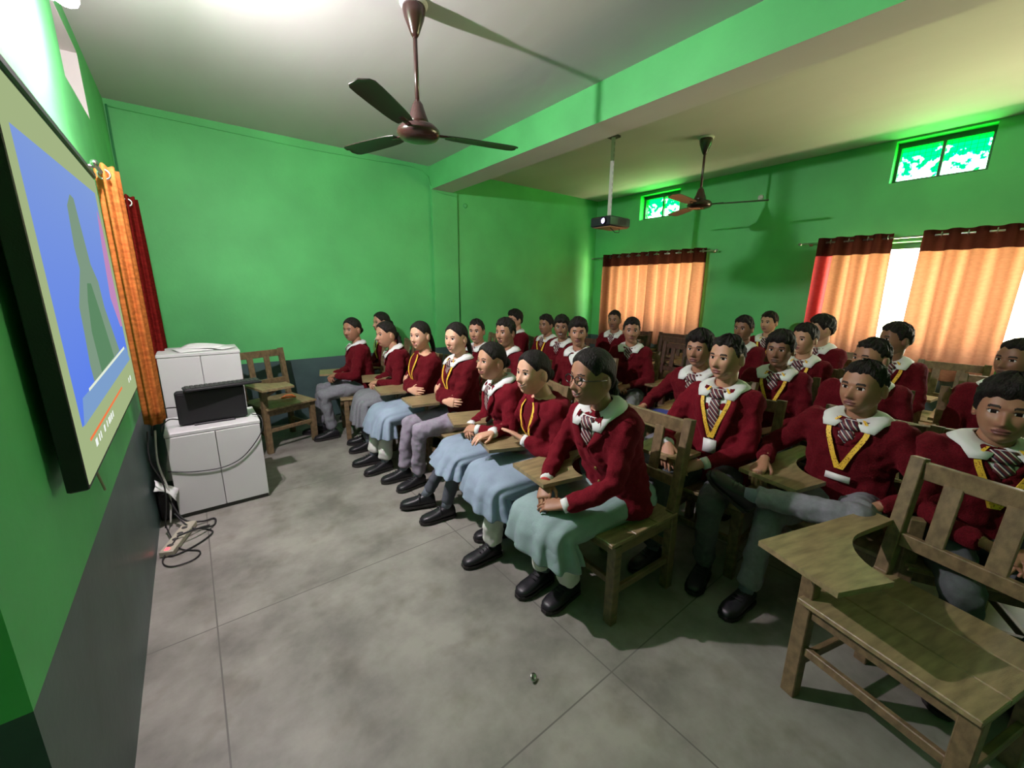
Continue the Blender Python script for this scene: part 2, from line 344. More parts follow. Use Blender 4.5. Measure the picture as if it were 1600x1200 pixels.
# high vents with green netted glass
def vent_mat():
    m = bpy.data.materials.new('green_netted_glass'); m.use_nodes = True; nt = m.node_tree; N = nt.nodes.new; Lk = nt.links.new; nt.nodes.remove(nt.nodes['Principled BSDF'])
    tc = N('ShaderNodeTexCoord'); sx = N('ShaderNodeSeparateXYZ'); Lk(tc.outputs['Object'], sx.inputs[0])
    n = N('ShaderNodeTexNoise'); n.inputs['Scale'].default_value = 14; n.inputs['Detail'].default_value = 6; Lk(tc.outputs['Object'], n.inputs['Vector'])
    a = N('ShaderNodeMath'); a.operation = 'MULTIPLY_ADD'; a.inputs[1].default_value = 1.1; Lk(n.outputs[0], a.inputs[0]); Lk(sx.outputs[2], a.inputs[2])
    r = N('ShaderNodeMapRange'); r.inputs[1].default_value = .48; r.inputs[2].default_value = .54; Lk(a.outputs[0], r.inputs[0])
    t1 = N('ShaderNodeBsdfTransparent'); t1.inputs[0].default_value = (.6, 1, .8, 1); t2 = N('ShaderNodeBsdfTransparent'); t2.inputs[0].default_value = (.0, .70, .16, 1)
    mx = N('ShaderNodeMixShader'); Lk(r.outputs[0], mx.inputs[0]); Lk(t1.outputs[0], mx.inputs[1]); Lk(t2.outputs[0], mx.inputs[2])
    Lk(mx.outputs[0], nt.nodes['Material Output'].inputs[0]); return m
M_vent = vent_mat()
for i, (a, b, c, d) in enumerate(VENT):
    X = XR+.14; mb = MB()
    for z in (c+.02, d-.025): mb.box((X, (a+b)/2, z), (.05, b-a, .05 if z > 2.9 else .03))
    for y in (a+.015, (a+b)/2, b-.015): mb.box((X, y, (c+d)/2), (.048, .025, d-c-.06))
    w = struct(mb.build(f'window_{i+3}', M_wframe, smooth=False), 'small high vent window glowing green')
    mb = MB(); mb.box((0, 0, 0), (.006, b-a-.03, d-c-.05)); mb.build('window_pane', M_vent, w, smooth=False, loc=(X+.01, (a+b)/2, (c+d)/2))
    mb = MB()
    for k in range(9): mb.tube([(X+.025, a+.02, c+.05+k*(d-c-.09)/8), (X+.025, b-.02, c+.05+k*(d-c-.09)/8)], .0016, 5)
    for k in range(15): mb.tube([(X+.028, a+.03+k*(b-a-.06)/14, c+.03), (X+.028, a+.03+k*(b-a-.06)/14, d-.04)], .0016, 5)
    mb.build('wire_mesh', M_wframe, w)

# ------------------------------------------------------------ curtains
def rod(name, x, y0, y1, z, label, group='curtain rods'):
    o = empty(name, (x, (y0+y1)/2, z)); h = (y1-y0)/2
    mb = MB(); mb.tube([(0, -h, 0), (0, h, 0)], .010, 12); mb.build('rod', M_metal, o)
    for s in (-1, 1):
        mb = MB(); mb.lathe([(.004, 0), (.013, .004), (.017, .02), (.010, .034), (.003, .04)], (0, 0, 0), 12, axis=1)
        f = mb.build('finial', M_metal, o, loc=(0, s*h, 0)); f.rotation_euler = (0, 0, 0 if s > 0 else PI)
        mb = MB(); dx = .12 if x > 0 else -.07
        mb.tube([(0, 0, 0), (dx, 0, 0)], .008, 8); mb.lathe([(.022, dx-.004), (.022, dx)], (0, 0, 0), 12, axis=0)
        mb.build('bracket', M_metal, o, loc=(0, s*(h-.06), 0))
    tag(o, label, 'curtain rod', group); return o
def curtain(x, y0, y1, z0, z1, label, folds, mbody, mhead=None, amp=.055, flare=1.0, group=None, cx=0.0, ring=True, side=None):
    ym = (y0+y1)/2; o = empty('curtain', (x, ym, 0)); n = folds*14; zs = np.concatenate([np.linspace(z0, z1-.20, 16)[:-1], np.linspace(z1-.2, z1, 8)])
    G = []
    ph = rng.uniform(0, 6, 3)
    for z in zs:
        k = (z1-z)/(z1-z0); row = []
        for i in range(n+1):
            u = i/n; t = u*folds*2*PI
            w = math.copysign(abs(math.sin(t))**.6, math.sin(t))*amp*(1+.25*math.sin(2.1*u*folds+ph[0])*k)+.012*k*math.sin(5*u+ph[1]+3*k)
            yy = (u-.5)*(y1-y0)*(1+(flare-1)*k)+.012*k*math.sin(t*.5+ph[2])
            row.append((w+cx*k, yy, z))
        G.append(row)
    mb = MB(); hi = 15; mb.grid(G[:hi+1]); 
    if side: mb.m = [1 if (q % n) >= n-14*side else 0 for q in range(len(mb.m))]
    mb.build('drape', [mbody]+([M_curt_pink] if side else []), o)
    mb = MB(); mb.grid(G[hi:]); mb.build('header_band', mhead or mbody, o)
    if ring:
        for i in range(folds*2):
            u = (i+.5)/(folds*2); yy = (u-.5)*(y1-y0); mb = MB(); R, r = .022, .0045
            # eyelet ring, its axis along the rod
            rings = [[(math.cos(q)*(R+r*math.cos(t)), r*math.sin(t), math.sin(q)*(R+r*math.cos(t))) for t in np.arange(6)*PI/3] for q in np.linspace(0, 2*PI, 17)]
            mb.loft(rings, 0, False); mb.build('eyelet', M_metal, o, loc=(0, yy, z1-.045))
    tag(o, label, 'curtain', group); return o
CG = 'orange curtains on the window wall'
rod('curtain_rod', 5.88, 2.92, 5.12, 2.115, 'steel curtain rod over the farther window')
rod('curtain_rod', 5.88, -1.15, 1.88, 2.115, 'long steel curtain rod over the nearer window')
curtain(5.88, 3.93, 4.88, .72, 2.165, 'orange curtain at the far window, left of its pair beside the end wall', 5, M_curt, M_curt_h, group=CG)
curtain(5.88, 3.04, 3.97, .72, 2.165, 'orange curtain at the far window, right of its pair behind the empty chairs', 5, M_curt, M_curt_h, group=CG)
curtain(5.88, 1.06, 1.72, .70, 2.165, 'orange curtain with a maroon edge, left of the bright window gap', 4, M_curt, M_curt_h, flare=1.06, group=CG, side=1)
curtain(5.88, .13, .84, .70, 2.165, 'wide orange curtain right of the bright window gap', 4, M_curt, M_curt_h, flare=1.0, group=CG)
curtain(5.88, -1.05, -.62, .70, 2.165, 'orange curtain drawn back at the end of the near window', 4, M_curt, M_curt_h, flare=1.0, group=CG)
# the side curtains on the screen wall
o = rod('curtain_rod', -.265, 2.96, 4.75, 2.13, 'thin curtain rod on the screen wall beside the screen')
def bunch(x, y, z0, z1, rx, ry, mats, label, flare, lobes=7):
    o = empty('curtain', (x, y, 0)); mb = MB(); n = lobes*10
    rings = []
    for z in np.linspace(z0, z1, 18):
        k = (z1-z)/(z1-z0); s = 1+(flare-1)*k; ring = []
        for i in range(n):
            t = i/n*2*PI; q = 1+.16*math.sin(lobes*t+.6*k)+.03*math.sin(3*t+4*k)
            ring.append((rx*s*q*math.cos(t), ry*s*q*math.sin(t), z+.004*math.sin(lobes*t)))
        rings.append(ring)
    mb.loft(rings, 0, True)
    if len(mats) > 1: mb.m = [1 if (j % n) in range(int(n*.16), int(n*.30)) else 0 for j in range(len(mb.m))]
    mb.build('drape', mats, o)
    for k in range(2):
        mb = MB(); R, r = .024, .005
        rings = [[(math.cos(q)*(R+r*math.cos(t)), r*math.sin(t), math.sin(q)*(R+r*math.cos(t))) for t in np.arange(6)*PI/3] for q in np.linspace(0, 2*PI, 17)]
        mb.loft(rings, 0, False); mb.build('eyelet', M_metal, o, loc=(0, (-ry-.01) if k == 0 else ry+.01, z1-.05))
    return tag(o, label, 'curtain')
bunch(-.255, 3.28, .74, 2.17, .045, .13, [M_curt_side, M_curt_yel], 'bunched rust orange curtain behind the right edge of the screen', 1.05)
bunch(-.245, 4.35, .90, 2.19, .045, .16, [M_curt_red], 'bunched dark red curtain between the orange one and the room corner', 1.35)

# ------------------------------------------------------------ projector screen
o = empty('projection_screen', (-.30, 2.165, 1.02))
mb = MB(); mb.box((.0085, 0, .515), (.043, 1.39, 1.03), bev=.004); mb.box((.0, 0, 1.04), (.075, 1.43, .03), bev=.006); mb.build('case', M_black, o, smooth=False)
M_scr = glow('lit_screen_margin', lin((186, 205, 150)), .30)
mb = MB(); mb.box((.031, 0, .515), (.002, 1.385, 1.0)); mb.build('screen_surface', M_scr, o, smooth=False)
def sflat(name, pts, dx, m):
    mb = MB(); n = len(pts); X = .0322+dx
    P = [(X, y-2.165, z-1.02) for y, z in pts]; Q = [(X-.0006, y-2.165, z-1.02) for y, z in pts]
    mb.add(P+Q, [tuple(range(n)), tuple(range(2*n-1, n-1, -1))]+[(i, n+i, n+(i+1) % n, (i+1) % n) for i in range(n)])
    return mb.build(name, m, o, smooth=False)
def blue_mat():
    m = glow('lit_blue_sky_image', (.1, .2, .8), .42); nt = m.node_tree; e = nt.nodes['Emission'] if 'Emission' in nt.nodes else [q for q in nt.nodes if q.type == 'EMISSION'][0]
    tc = nt.nodes.new('ShaderNodeTexCoord'); sx = nt.nodes.new('ShaderNodeSeparateXYZ'); nt.links.new(tc.outputs['Object'], sx.inputs[0])
    r = nt.nodes.new('ShaderNodeMapRange'); r.inputs[1].default_value = .15; r.inputs[2].default_value = .98; nt.links.new(sx.outputs[2], r.inputs[0])
    c = nt.nodes.new('ShaderNodeValToRGB'); el = c.color_ramp.elements; el[0].color = (*lin((88, 124, 232)), 1); el[1].color = (*lin((128, 156, 214)), 1); nt.links.new(r.outputs[0], c.inputs[0]); nt.links.new(c.outputs[0], e.inputs[0]); return m
sflat('sky_image', [(1.535, 1.178), (2.76, 1.195), (2.76, 1.965), (1.535, 1.915)], .0006, blue_mat())
sflat('cloud_image', [(2.56, 1.50), (2.693, 1.364), (2.76, 1.36), (2.76, 1.83), (2.70, 1.88), (2.63, 1.725)], .0012, glow('lit_pink_cloud_image', lin((196, 140, 190)), .39))
sflat('statue_image', [(2.102, 1.854), (2.157, 1.849), (2.174, 1.777), (2.216, 1.63), (2.306, 1.568), (2.327, 1.468), (2.49, 1.272), (1.817, 1.246), (1.807, 1.31), (1.83, 1.408), (1.841, 1.486), (1.989, 1.606), (1.976, 1.676), (2.014, 1.807)], .0018,
      glow('lit_statue_image', lin((124, 150, 128)), .42))
sflat('statue_image_robe', [(2.06, 1.56), (2.13, 1.56), (2.2, 1.45), (2.30, 1.27), (1.97, 1.26), (1.95, 1.40), (2.0, 1.50)], .0024, glow('lit_statue_robe_image', lin((92, 134, 98)), .42))
sflat('water_image', [(1.60, 1.245), (2.70, 1.262), (2.76, 1.195), (1.545, 1.178)], .0030, glow('lit_water_image', lin((122, 156, 200)), .42))
sflat('ground_line_image', [(1.70, 1.245), (1.70, 1.253), (2.64, 1.273), (2.64, 1.262)], .0036, glow('lit_white_line_image', lin((225, 235, 215)), .42))
sflat('progress_bar_image', [(1.583, 1.123), (1.583, 1.131), (2.339, 1.137), (2.339, 1.128)], .0018, glow('lit_orange_line_image', lin((240, 120, 70)), .42))
M_wt = glow('lit_white_glyph_image', lin((240, 245, 240)), .42)
for yy, ww in ((1.64, .03), (1.70, .012), (1.73, .012), (1.80, .02), (1.86, .012), (1.90, .02), (1.93, .014), (1.96, .02), (2.0, .014), (2.58, .02), (2.64, .03)):
    z = 1.088 if yy < 2.2 else 1.108
    sflat('control_glyph_image', [(yy, z), (yy+ww, z), (yy+ww, z+.022), (yy, z+.022)], .0018, M_wt)
tag(o, 'black-edged wall screen lit with a blue sky, grey-green statue and player bar', 'screen')

# ------------------------------------------------------------ wall lamp (main light, just at the top left)
o = empty('wall_lamp', (XL, 2.52, 2.63))
mb = MB(); mb.lathe([(.045, 0), (.045, .012), (.012, .016), (.011, .05), (.026, .055), (.024, .092)], axis=0); mb.build('holder', M_white, o)
mb = MB(); mb.lathe([(.013, .085), (.02, .095), (.030, .115), (.032, .135), (.024, .155), (.008, .165)], axis=0, n=20); mb.build('bulb', glow('lit_bulb', (1, .93, 1), 14), o)
light('lamp_light', 'POINT', (.21, 0, 0), LAMP_W, LAMP_COL, o, shadow_soft_size=.035)
lf = light('lamp_light_forward', 'AREA', (.215, 0, -.002), LAMP_FWD_W, LAMP_COL, o, shape='DISK', size=.06)
lf.rotation_euler = Vector((-.82, 0, .57)).to_track_quat('Z', 'Y').to_euler()
tag(o, 'lit white bulb on the wall above the projection screen', 'lamp')

# ------------------------------------------------------------ ceiling fans
def fan(loc, angs, mats, label, drop=.55):
    o = empty('ceiling_fan', loc)
    mb = MB(); mb.lathe([(.075, 0), (.078, -.006), (.074, -.016), (.05, -.02), (.05, -.022)], n=28); mb.build('ceiling_plate', M_white, o)
    mb = MB(); mb.lathe([(.062, -.015), (.064, -.03), (.056, -.07), (.040, -.11), (.024, -.15), (.014, -.165)], n=24); mb.build('canopy', mats[0], o)
    mb = MB(); mb.tube([(0, 0, -.01), (0, 0, -drop)], .0125, 12); mb.build('downrod', mats[0], o)
    mb = MB(); mb.lathe([(.016, -drop+.07), (.03, -drop+.05), (.046, -drop-.0), (.060, -drop-.035), (.064, -drop-.06)], n=24); mb.build('lower_canopy', mats[0], o)
    z = -drop-.10
    mb = MB(); mb.lathe([(.05, z+.045), (.10, z+.035), (.122, z+.012), (.125, z-.008), (.11, z-.028), (.07, z-.040), (.02, z-.043)], n=32); mb.build('motor', mats[0], o)
    for a in angs:
        a = math.radians(a); b = empty('tmp'); bpy.data.objects.remove(b)
        prof = [(.17, .045), (.22, .056), (.30, .062), (.42, .066), (.54, .068), (.60, .066), (.625, .052), (.635, .02)]
        rings = []
        for r, w in prof:
            tl = .10; rings.append([(r, -w*math.cos(tl), -w*math.sin(tl)-.003), (r, 0, .004), (r, w*math.cos(tl), w*math.sin(tl)-.003), (r, w*math.cos(tl), w*math.sin(tl)+.001), (r, 0, .008), (r, -w*math.cos(tl), -w*math.sin(tl)+.001)])
        mb = MB(); mb.loft(rings); bl = mb.build('blade', mats[1], o, smooth='auto', loc=(0, 0, z)); bl.rotation_euler = (0, 0, a)
        mb = MB(); mb.beam((.10, 0, 0), (.23, 0, .005), .035, .008); mb.build('blade_arm', mats[0], bl)
    return tag(o, label, 'ceiling fan', 'ceiling fans')
fan((1.21, 2.45, ZC), (-14, -140, 110), (M_fan, M_fanb), 'dark brown three-blade ceiling fan nearest, with a white ceiling plate')
fan((4.42, 2.42, ZC), (-63, -174, 57), (M_fan, M_fanb), 'dark ceiling fan beyond the beam, nearer the windows')

# ------------------------------------------------------------ projector
o = empty('projector', (3.66, 3.0, ZC))
mb = MB(); mb.box((0, 0, -.01), (.1, .1, .02)); mb.build('ceiling_bracket', M_black, o, smooth=False)
mb = MB(); mb.tube([(0, 0, -.02), (0, 0, -.78)], .026, 4); mb.build('pole', M_pole, o, smooth=False)
mb = MB()
for k in range(12): mb.box((0, -.020, -.08-k*.055), (.012, .004, .03))
mb.build('pole_slots', M_gap, o, smooth=False)
bz = -.84
mb = MB(); mb.box((.03, 0, bz), (.34, .26, .10), bev=.012); mb.build('body', mat('dark_projector_shell', (.02, .02, .028), .3), o, smooth='auto')
mb = MB(); mb.box((.03, 0, bz-.052), (.30, .22, .006)); mb.build('base_plate', mat('copper_projector_panel', (.40, .20, .13), .4), o, smooth=False)
mb = MB(); mb.lathe([(.036, 0), (.040, -.025), (.030, -.028), (.030, -.01)], axis=0, n=24); ln = mb.build('lens_ring', M_black, o, loc=(-.138, -.05, bz))
mb = MB(); mb.ball((-.008, 0, 0), (.008, .027, .027), 16); mb.build('lens', glow('lit_projector_lens', (.55, .45, 1), 5), ln)
mb = MB(); 
for k in range(8): mb.box((.0+k*.018, -.131, bz), (.008, .004, .06))
mb.build('vent_grille', M_gap, o, smooth=False)
mb = MB(); mb.tube([(.12, -.05, bz-.05), (.08, -.08, bz-.10), (.0, -.09, bz-.105), (-.03, -.05, bz-.055)], .004, 6); mb.build('cable_loop', M_blackc, o)
tag(o, 'dark ceiling projector hanging on a white pole with its lens lit', 'projector')

# ------------------------------------------------------------ tablet-arm chairs
CHG = 'wooden tablet-arm classroom chairs'
def chair_proto(wd, wt):
    o = empty('tablet_chair')
    def part(name, fn, m=wd, **k): mb = MB(); fn(mb); return mb.build(name, m, o, smooth=False, **k)
    part('leg', lambda b: b.beam((.205, .215, 0), (.205, .215, .42), .05, .045))
    part('leg', lambda b: b.beam((.205, -.235, 0), (.205, -.235, .645), .05, .045))
    for y in (.215, -.215):
        part('back_post', lambda b: b.beam((-.235, y, 0), (-.225, y, .46), .045, .05) and b.beam((-.225, y, .44), (-.30, y, .93), .045, .048))
    def seat(b):
        for k in range(3): b.box((-.153+k*.165, 0, .438), (.162, .485, .02), bev=.003)
    s = part('seat', seat, wt)
    s.rotation_euler = (0, 0, 0)
    def fr(b):
        b.beam((.205, -.21, .395), (.205, .21, .395), .025, .06); b.beam((-.225, -.2, .395), (-.225, .2, .395), .025, .06)
        for y in (.215, -.215): b.beam((-.21, y, .395), (.19, y, .395), .025, .06)
    part('seat_frame', fr)
    for y in (.215, -.22): part('stretcher', lambda b: b.beam((-.22, y, .17), (.2, y, .17), .022, .035))
    part('stretcher', lambda b: b.beam((.205, -.22, .22), (.205, .2, .22), .022, .035))
    part('stretcher', lambda b: b.beam((-.228, -.2, .25), (-.228, .2, .25), .022, .035))
    part('top_rail', lambda b: b.beam((-.295, -.2, .885), (-.295, .2, .885), .025, .07))
    part('back_rail', lambda b: b.beam((-.25, -.2, .60), (-.25, .2, .60), .025, .055))
    for y in (-.10, .06): part('back_slat', lambda b: b.beam((-.253, y, .61), (-.288, y, .86), .055, .016))
    def tab(b):
        arc = [(.06+.0, -.19)]
        pts = [(-.235, -.31), (.40, -.325), (.42, -.05), (.20, -.015)]
        for t in np.linspace(0, 1, 11)[1:]: pts.append((-.02+.22*math.cos(t*PI/2), -.015-.205*math.sin(t*PI/2)))
        pts += [(-.235, -.225)]
        b.prism(pts, .648, .668)
    part('tablet_arm', tab, wt)
    part('tablet_support', lambda b: b.beam((.205, -.24, .55), (.205, -.06, .642), .03, .03))
    return o
PROTO = chair_proto(M_wood, M_wood_top); PROTO_USED = [False]
PROTO_R = chair_proto(M_wood_red, M_wood); PROTO_RU = [False]
def chair(x, y, face, label, red=False, tablet=True):
    """face: direction the sitter looks, radians"""
    p, u = (PROTO_R, PROTO_RU) if red else (PROTO, PROTO_USED)
    if not u[0]: o = p; u[0] = True; o['label'] = label
    else: o = copy_tree(p, None, label)
    o.location = (x, y, 0); o.rotation_euler = (0, 0, face)
    o['category'] = 'chair'; o['group'] = CHG
    if not tablet:
        for c in list(o.children):
            if c.name.startswith('tablet_'): bpy.data.objects.remove(c)
    return o

# ------------------------------------------------------------ people
def head_grid(nA=72, smile=0.0, girl=False):
    az = np.linspace(-1, 1, nA, endpoint=False); ph = PI*(.62*az+.38*az**3)     # denser in front
    ph = PI*az*(.55+.45*az**2)
    zr = np.concatenate([[-.1145, -.108, -.100], np.linspace(-.092, .034, 46), np.linspace(.042, .108, 12), [.1125, .1148]])
    return ph, zr
def head_point(ph, z, girl, smile):
    zz = np.clip(z/.115, -1, 1); c = np.sqrt(np.maximum(0, 1-np.abs(zz)**2.35))
    cp, sp = np.cos(ph), np.sin(ph)
    lo = np.clip(-zz, 0, 1)
    x = .094*c*np.sign(cp)*np.abs(cp)**.92; y = .070*c*np.sign(sp)*np.abs(sp)**.95
    y = y*(1-.22*lo**1.4)
    front = np.clip(cp, 0, 1)
    x = np.where(x > 0, x*(1-.07*np.exp(-((z-.05)/.05)**2)*0), x)
    x = np.where(x < 0, x*(1-.42*lo**1.1)*1.04, x*(1+.06*lo))
    # flatten face
    x = np.where(x > .07, .07+(x-.07)*.62, x)
    f = front**2
    ay = np.abs(y)
    nz = np.where(z > -.030, np.clip((.014-z)/.044, 0, 1)**1.2, np.clip((z+.044)/.014, 0, 1)**.6)
    wn = .0085+.006*np.clip((.0-z)/.035, 0, 1)
    x = x+f*(.026 if girl else .030)*np.exp(-(y/wn)**2)*nz
    x = x+f*.0045*np.exp(-((z-.024)/.010)**2)*np.exp(-((ay-.026)/.022)**2)
    x = x-f*.0105*np.exp(-((ay-.029)/.0145)**2-((z-.006)/.0115)**2)
    x = x+f*.0055*np.exp(-((ay-.030)/.0105)**2-((z-.006)/.0065)**2)
    x = x+f*.005*np.exp(-((ay-.040)/.018)**2-((z+.025)/.016)**2)*(1+smile)
    lift = smile*.010*(ay/.024)**2; zl = z-lift
    lw = .022+.006*smile
    x = x+f*np.exp(-(y/lw)**4)*(.0095*np.exp(-((zl+.0555)/.0042)**2)+.0095*np.exp(-((zl+.0665)/.0052)**2)-.002*np.exp(-((zl+.061)/.0016)**2))
    x = x+f*.009*np.exp(-(y/.018)**2)*np.exp(-((z+.097)/.012)**2)
    x = x-f*.003*np.exp(-(y/.02)**2)*np.exp(-((z+.079)/.006)**2)
    return np.stack([x, y, z+0*x], -1), zl
def build_head(mb, Rm, C, girl, smile, sc, brow=1.0):
    ph, zr = head_grid(); A, Z = np.meshgrid(ph, zr)
    P, zl = head_point(A, Z, girl, smile)
    nz, na = A.shape; V = (P.reshape(-1, 3)*sc) @ Rm.T + C
    F = []; Mi = []
    Pc = (P+np.roll(P, -1, 1))/2; Pc = (Pc[:-1]+Pc[1:])/2; Zl = (zl[:-1]+zl[1:])/2
    Az = (A[:-1]+.5*(ph[1]-ph[0]))
    for i in range(nz-1):
        for j in range(na):
            F.append((i*na+j, i*na+(j+1) % na, (i+1)*na+(j+1) % na, (i+1)*na+j))
            x, y, z = Pc[i, j]; m = 0; ay = abs(y)
            if x > .03:
                q = zl[i, j]
                e = ((ay-.030)/.0135)**2+((z-.0058)/.0056)**2
                if e < 1:
                    m = 2
                    if abs(ay-.0295) < .0062: m = 3
                elif ((ay-.030)/.0155)**2+((z-.0085)/.0068)**2 < 1 and z > .008: m = 4
                elif 0.0135 < ay < .046 and abs(z-(.0235+.004*math.sin((ay-.013)/.033*PI))) < .0034*brow: m = 4
                elif ay < .023+.005*smile and abs(q+.061) < .0115*(1-(ay/(.026+.006*smile))**2):
                    m = 1
                    if smile > .75 and abs(q+.061) < .0030 and ay < .017: m = 5
            Mi.append(m)
    F.append(tuple(range(na-1, -1, -1))); Mi.append(0); F.append(tuple((nz-1)*na+k for k in range(na))); Mi.append(0)
    mb.add(V, F, Mi)
    for s in (-1, 1):   # ears
        rings = []
        for t, (rx, rz) in zip((-.004, .004, .010, .013), ((.008, .018), (.014, .026), (.015, .028), (.010, .021))):
            rings.append([((np.array((-.004+rx*math.cos(q)-t*.9, s*(.067+t*1.1), -.006+rz*math.sin(q)+.004*math.cos(q)))*sc) @ Rm.T + C) for q in np.arange(12)*PI/6])
        mb.loft(rings, 0)
HAIR = {
 'short': ([0, .5, .9, 1.15, 1.45, 1.6, 1.9, 2.4, 3.15], [.060, .060, .052, .040, -.012, .016, .006, -.04, -.055], .014, .008),
 'crop':  ([0, .5, .9, 1.15, 1.45, 1.6, 1.9, 2.4, 3.15], [.064, .064, .058, .046, .0, .022, .012, -.03, -.045], .008, .004),
 'full':  ([0, .5, .9, 1.15, 1.45, 1.6, 1.9, 2.4, 3.15], [.050, .050, .046, .030, -.018, .010, .0, -.05, -.065], .022, .012),
 'girl':  ([0, .3, .7, 1.0, 1.25, 1.5, 1.9, 2.4, 3.15], [.072, .068, .054, .036, .014, .030, .010, -.055, -.07], .012, .008)}
def build_hair(parent, Rm, C, style, sc, seed, girl, tail=None):
    ph = np.linspace(-PI, PI, 73)[:-1]; zr = np.concatenate([np.linspace(-.085, .09, 44), [.098, .105, .110, .1135, .115]])
    ks, hs, o1, o2 = HAIR[style]; r_ = np.random.default_rng(seed)
    A, Z = np.meshgrid(ph, zr); P, _ = head_point(A, Z, girl, 0)
    # without facial bumps: use base ellipsoid for hair region
    base = np.stack([P[..., 0], P[..., 1], P[..., 2]], -1)
    hl = np.interp(np.abs(A), ks, hs); d = Z-hl
    d = d+.004*np.sin(A*9+r_.uniform(0, 6))*(0 if girl else 1)
    s = np.clip(d/.022, 0, 1); s = s*s*(3-2*s)
    topk = np.clip((Z-.0)/.09, 0, 1); off = (o2+(o1-o2)*topk)
    wob = .0025*np.sin(A*7+Z*60+r_.uniform(0, 6))+.0018*np.sin(A*17-Z*90+r_.uniform(0, 6))+r_.normal(0, .0008, A.shape)
    if girl:
        wob = wob*.3-.004*np.exp(-(A/.10)**2)*np.clip((Z-.05)/.04, 0, 1)
    else:
        wob = wob*(.8+.8*topk)+.006*np.exp(-((A-r_.uniform(-.4, .4))/.5)**2)*np.exp(-((Z-.085)/.02)**2)
    off = off*s+wob*s-.0025*(1-s)
    cen = np.array((0, 0, -.0)); n = base-cen; n = n/np.array((.094**2, .073**2, .115**2)); n /= np.linalg.norm(n, axis=-1, keepdims=True)
    V = base+n*off[..., None]
    mb = MB(); nz, na = A.shape; F = []; keep = s > 0
    for i in range(nz-1):
        for j in range(na):
            j2 = (j+1) % na
            if keep[i, j] or keep[i, j2] or keep[i+1, j] or keep[i+1, j2]: F.append((i*na+j, i*na+j2, (i+1)*na+j2, (i+1)*na+j))
    F.append(tuple((nz-1)*na+k for k in range(na)))
    mb.add((V.reshape(-1, 3)*sc) @ Rm.T + C, F)
    if girl:
        def T(p): return (np.array(p)*sc) @ Rm.T + C
        if tail == 'bun': mb.ball(T((-.112, 0, -.01)), .036, 12)
        elif tail:
            L = {'pony': .20, 'braid': .30}[tail]; a0 = T((-.095, 0, -.005)); P = []; R = []
            side = r_.uniform(-.02, .02)
            for k in range(15):
                t = k/14; p = a0+np.array((-.028*math.sin(t*2.2)-.02, side+.03*t, -L*t+.01)); P.append(p)
                R.append((.024+.006*math.cos(k*PI)*(tail == 'braid')*.8)*(1-.6*t**2)*(1 if k else .6))
            mb.tube(P, R, 10, round_ends=True)
    return mb.build('hair', M_hair, parent)

# --- hand template (fingers along +x, back of hand +z, thumb towards +y), fused into one surface
def hand_template(curl, name):
    mb = MB(); 
    rings = []
    for x, w, t in ((-.02, .024, .019), (0, .027, .018), (.03, .036, .016), (.06, .041, .0145), (.083, .040, .012), (.09, .036, .009)):
        rings.append([(x, w*math.cos(q), t*math.sin(q)) for q in np.arange(14)*2*PI/14])
    mb.loft(rings)
    for yy, L, r, x0 in ((.029, .066, .0086, .080), (.010, .074, .0088, .086), (-.010, .068, .0084, .083), (-.028, .054, .0076, .074)):
        p = np.array((x0-.012, yy, 0.)); a = 0; P = [p.copy()]; R = [r*1.05]
        for k, f in enumerate((.012/L+.40, .30, .24)):
            a += curl*(.75, 1.0, .75)[k]; st = L*f
            for h in (.5, .5):
                p = p+st*h*np.array((math.cos(a), yy*1.2*(1-curl*.6)/1.0*.6, -math.sin(a))); P.append(p.copy()); R.append(r*(1-.08*len(P)/3))
        mb.tube(P, R, 8, round_ends=True)
    P = [(.006, .018, -.004), (.028, .038, -.012), (.048, .052, -.018-.01*curl), (.072, .057-.01*curl, -.022-.02*curl)]
    mb.tube(P, [.013, .0115, .0095, .0085], 8, round_ends=True)
    o = mb.build(name, M_hair, None, mods=[('r', 'REMESH', dict(mode='VOXEL', voxel_size=.0036, use_smooth_shade=True)), ('s', 'SMOOTH', dict(factor=.5, iterations=2))])
    dg = bpy.context.evaluated_depsgraph_get(); dg.update(); e = o.evaluated_get(dg); me = e.to_mesh()
    V = np.array([v.co[:] for v in me.vertices]); F = [tuple(p.vertices) for p in me.polygons]
    e.to_mesh_clear(); m0 = o.data; bpy.data.objects.remove(o); bpy.data.meshes.remove(m0)
    return V, F
HANDS = {'relaxed': hand_template(.38, 'h1'), 'curled': hand_template(.75, 'h2'), 'open': hand_template(.12, 'h3')}
def nrm(v): v = np.array(v, float); return v/(np.linalg.norm(v)+1e-12)
def add_hand(mb, kind, wrist, direc, back, left, sc=1.0):
    V, F = HANDS[kind]; x = nrm(direc); z = nrm(np.array(back)-x*(np.array(back) @ x)); y = np.cross(z, x)
    U = V.copy()*sc
    if left: U[:, 1] *= -1; F = [tuple(reversed(f)) for f in F]
    # right hand, fingers +x, back up: thumb on +y (left side); left hand mirrored
    mb.add(U @ np.array([x, y, z]) + np.array(wrist) + x*.012, F, 0)
def ik(a, c, l1, l2, hint):
    a = np.array(a, float); c = np.array(c, float); d = c-a; L = np.linalg.norm(d)
    if L > (l1+l2)*.995: c = a+d*((l1+l2)*.995/L); d = c-a; L = np.linalg.norm(d)
    dn = d/L; k = (l1*l1-l2*l2+L*L)/(2*L); h = math.sqrt(max(1e-9, l1*l1-k*k))
    hv = np.array(hint, float); hv = nrm(hv-dn*(hv @ dn)); return a+dn*k+hv*h, c
TZ = np.array([.42, .50, .60, .72, .84, .93, .975, 1.000, 1.020, 1.05])
TA = np.array([.15, .165, .15, .140, .158, .182, .170, .118, .072, .054])
TF = np.array([.10, .115, .105, .100, .112, .100, .082, .066, .056, .050])
TB = np.array([.10, .115, .100, .095, .102, .098, .086, .070, .058, .052])
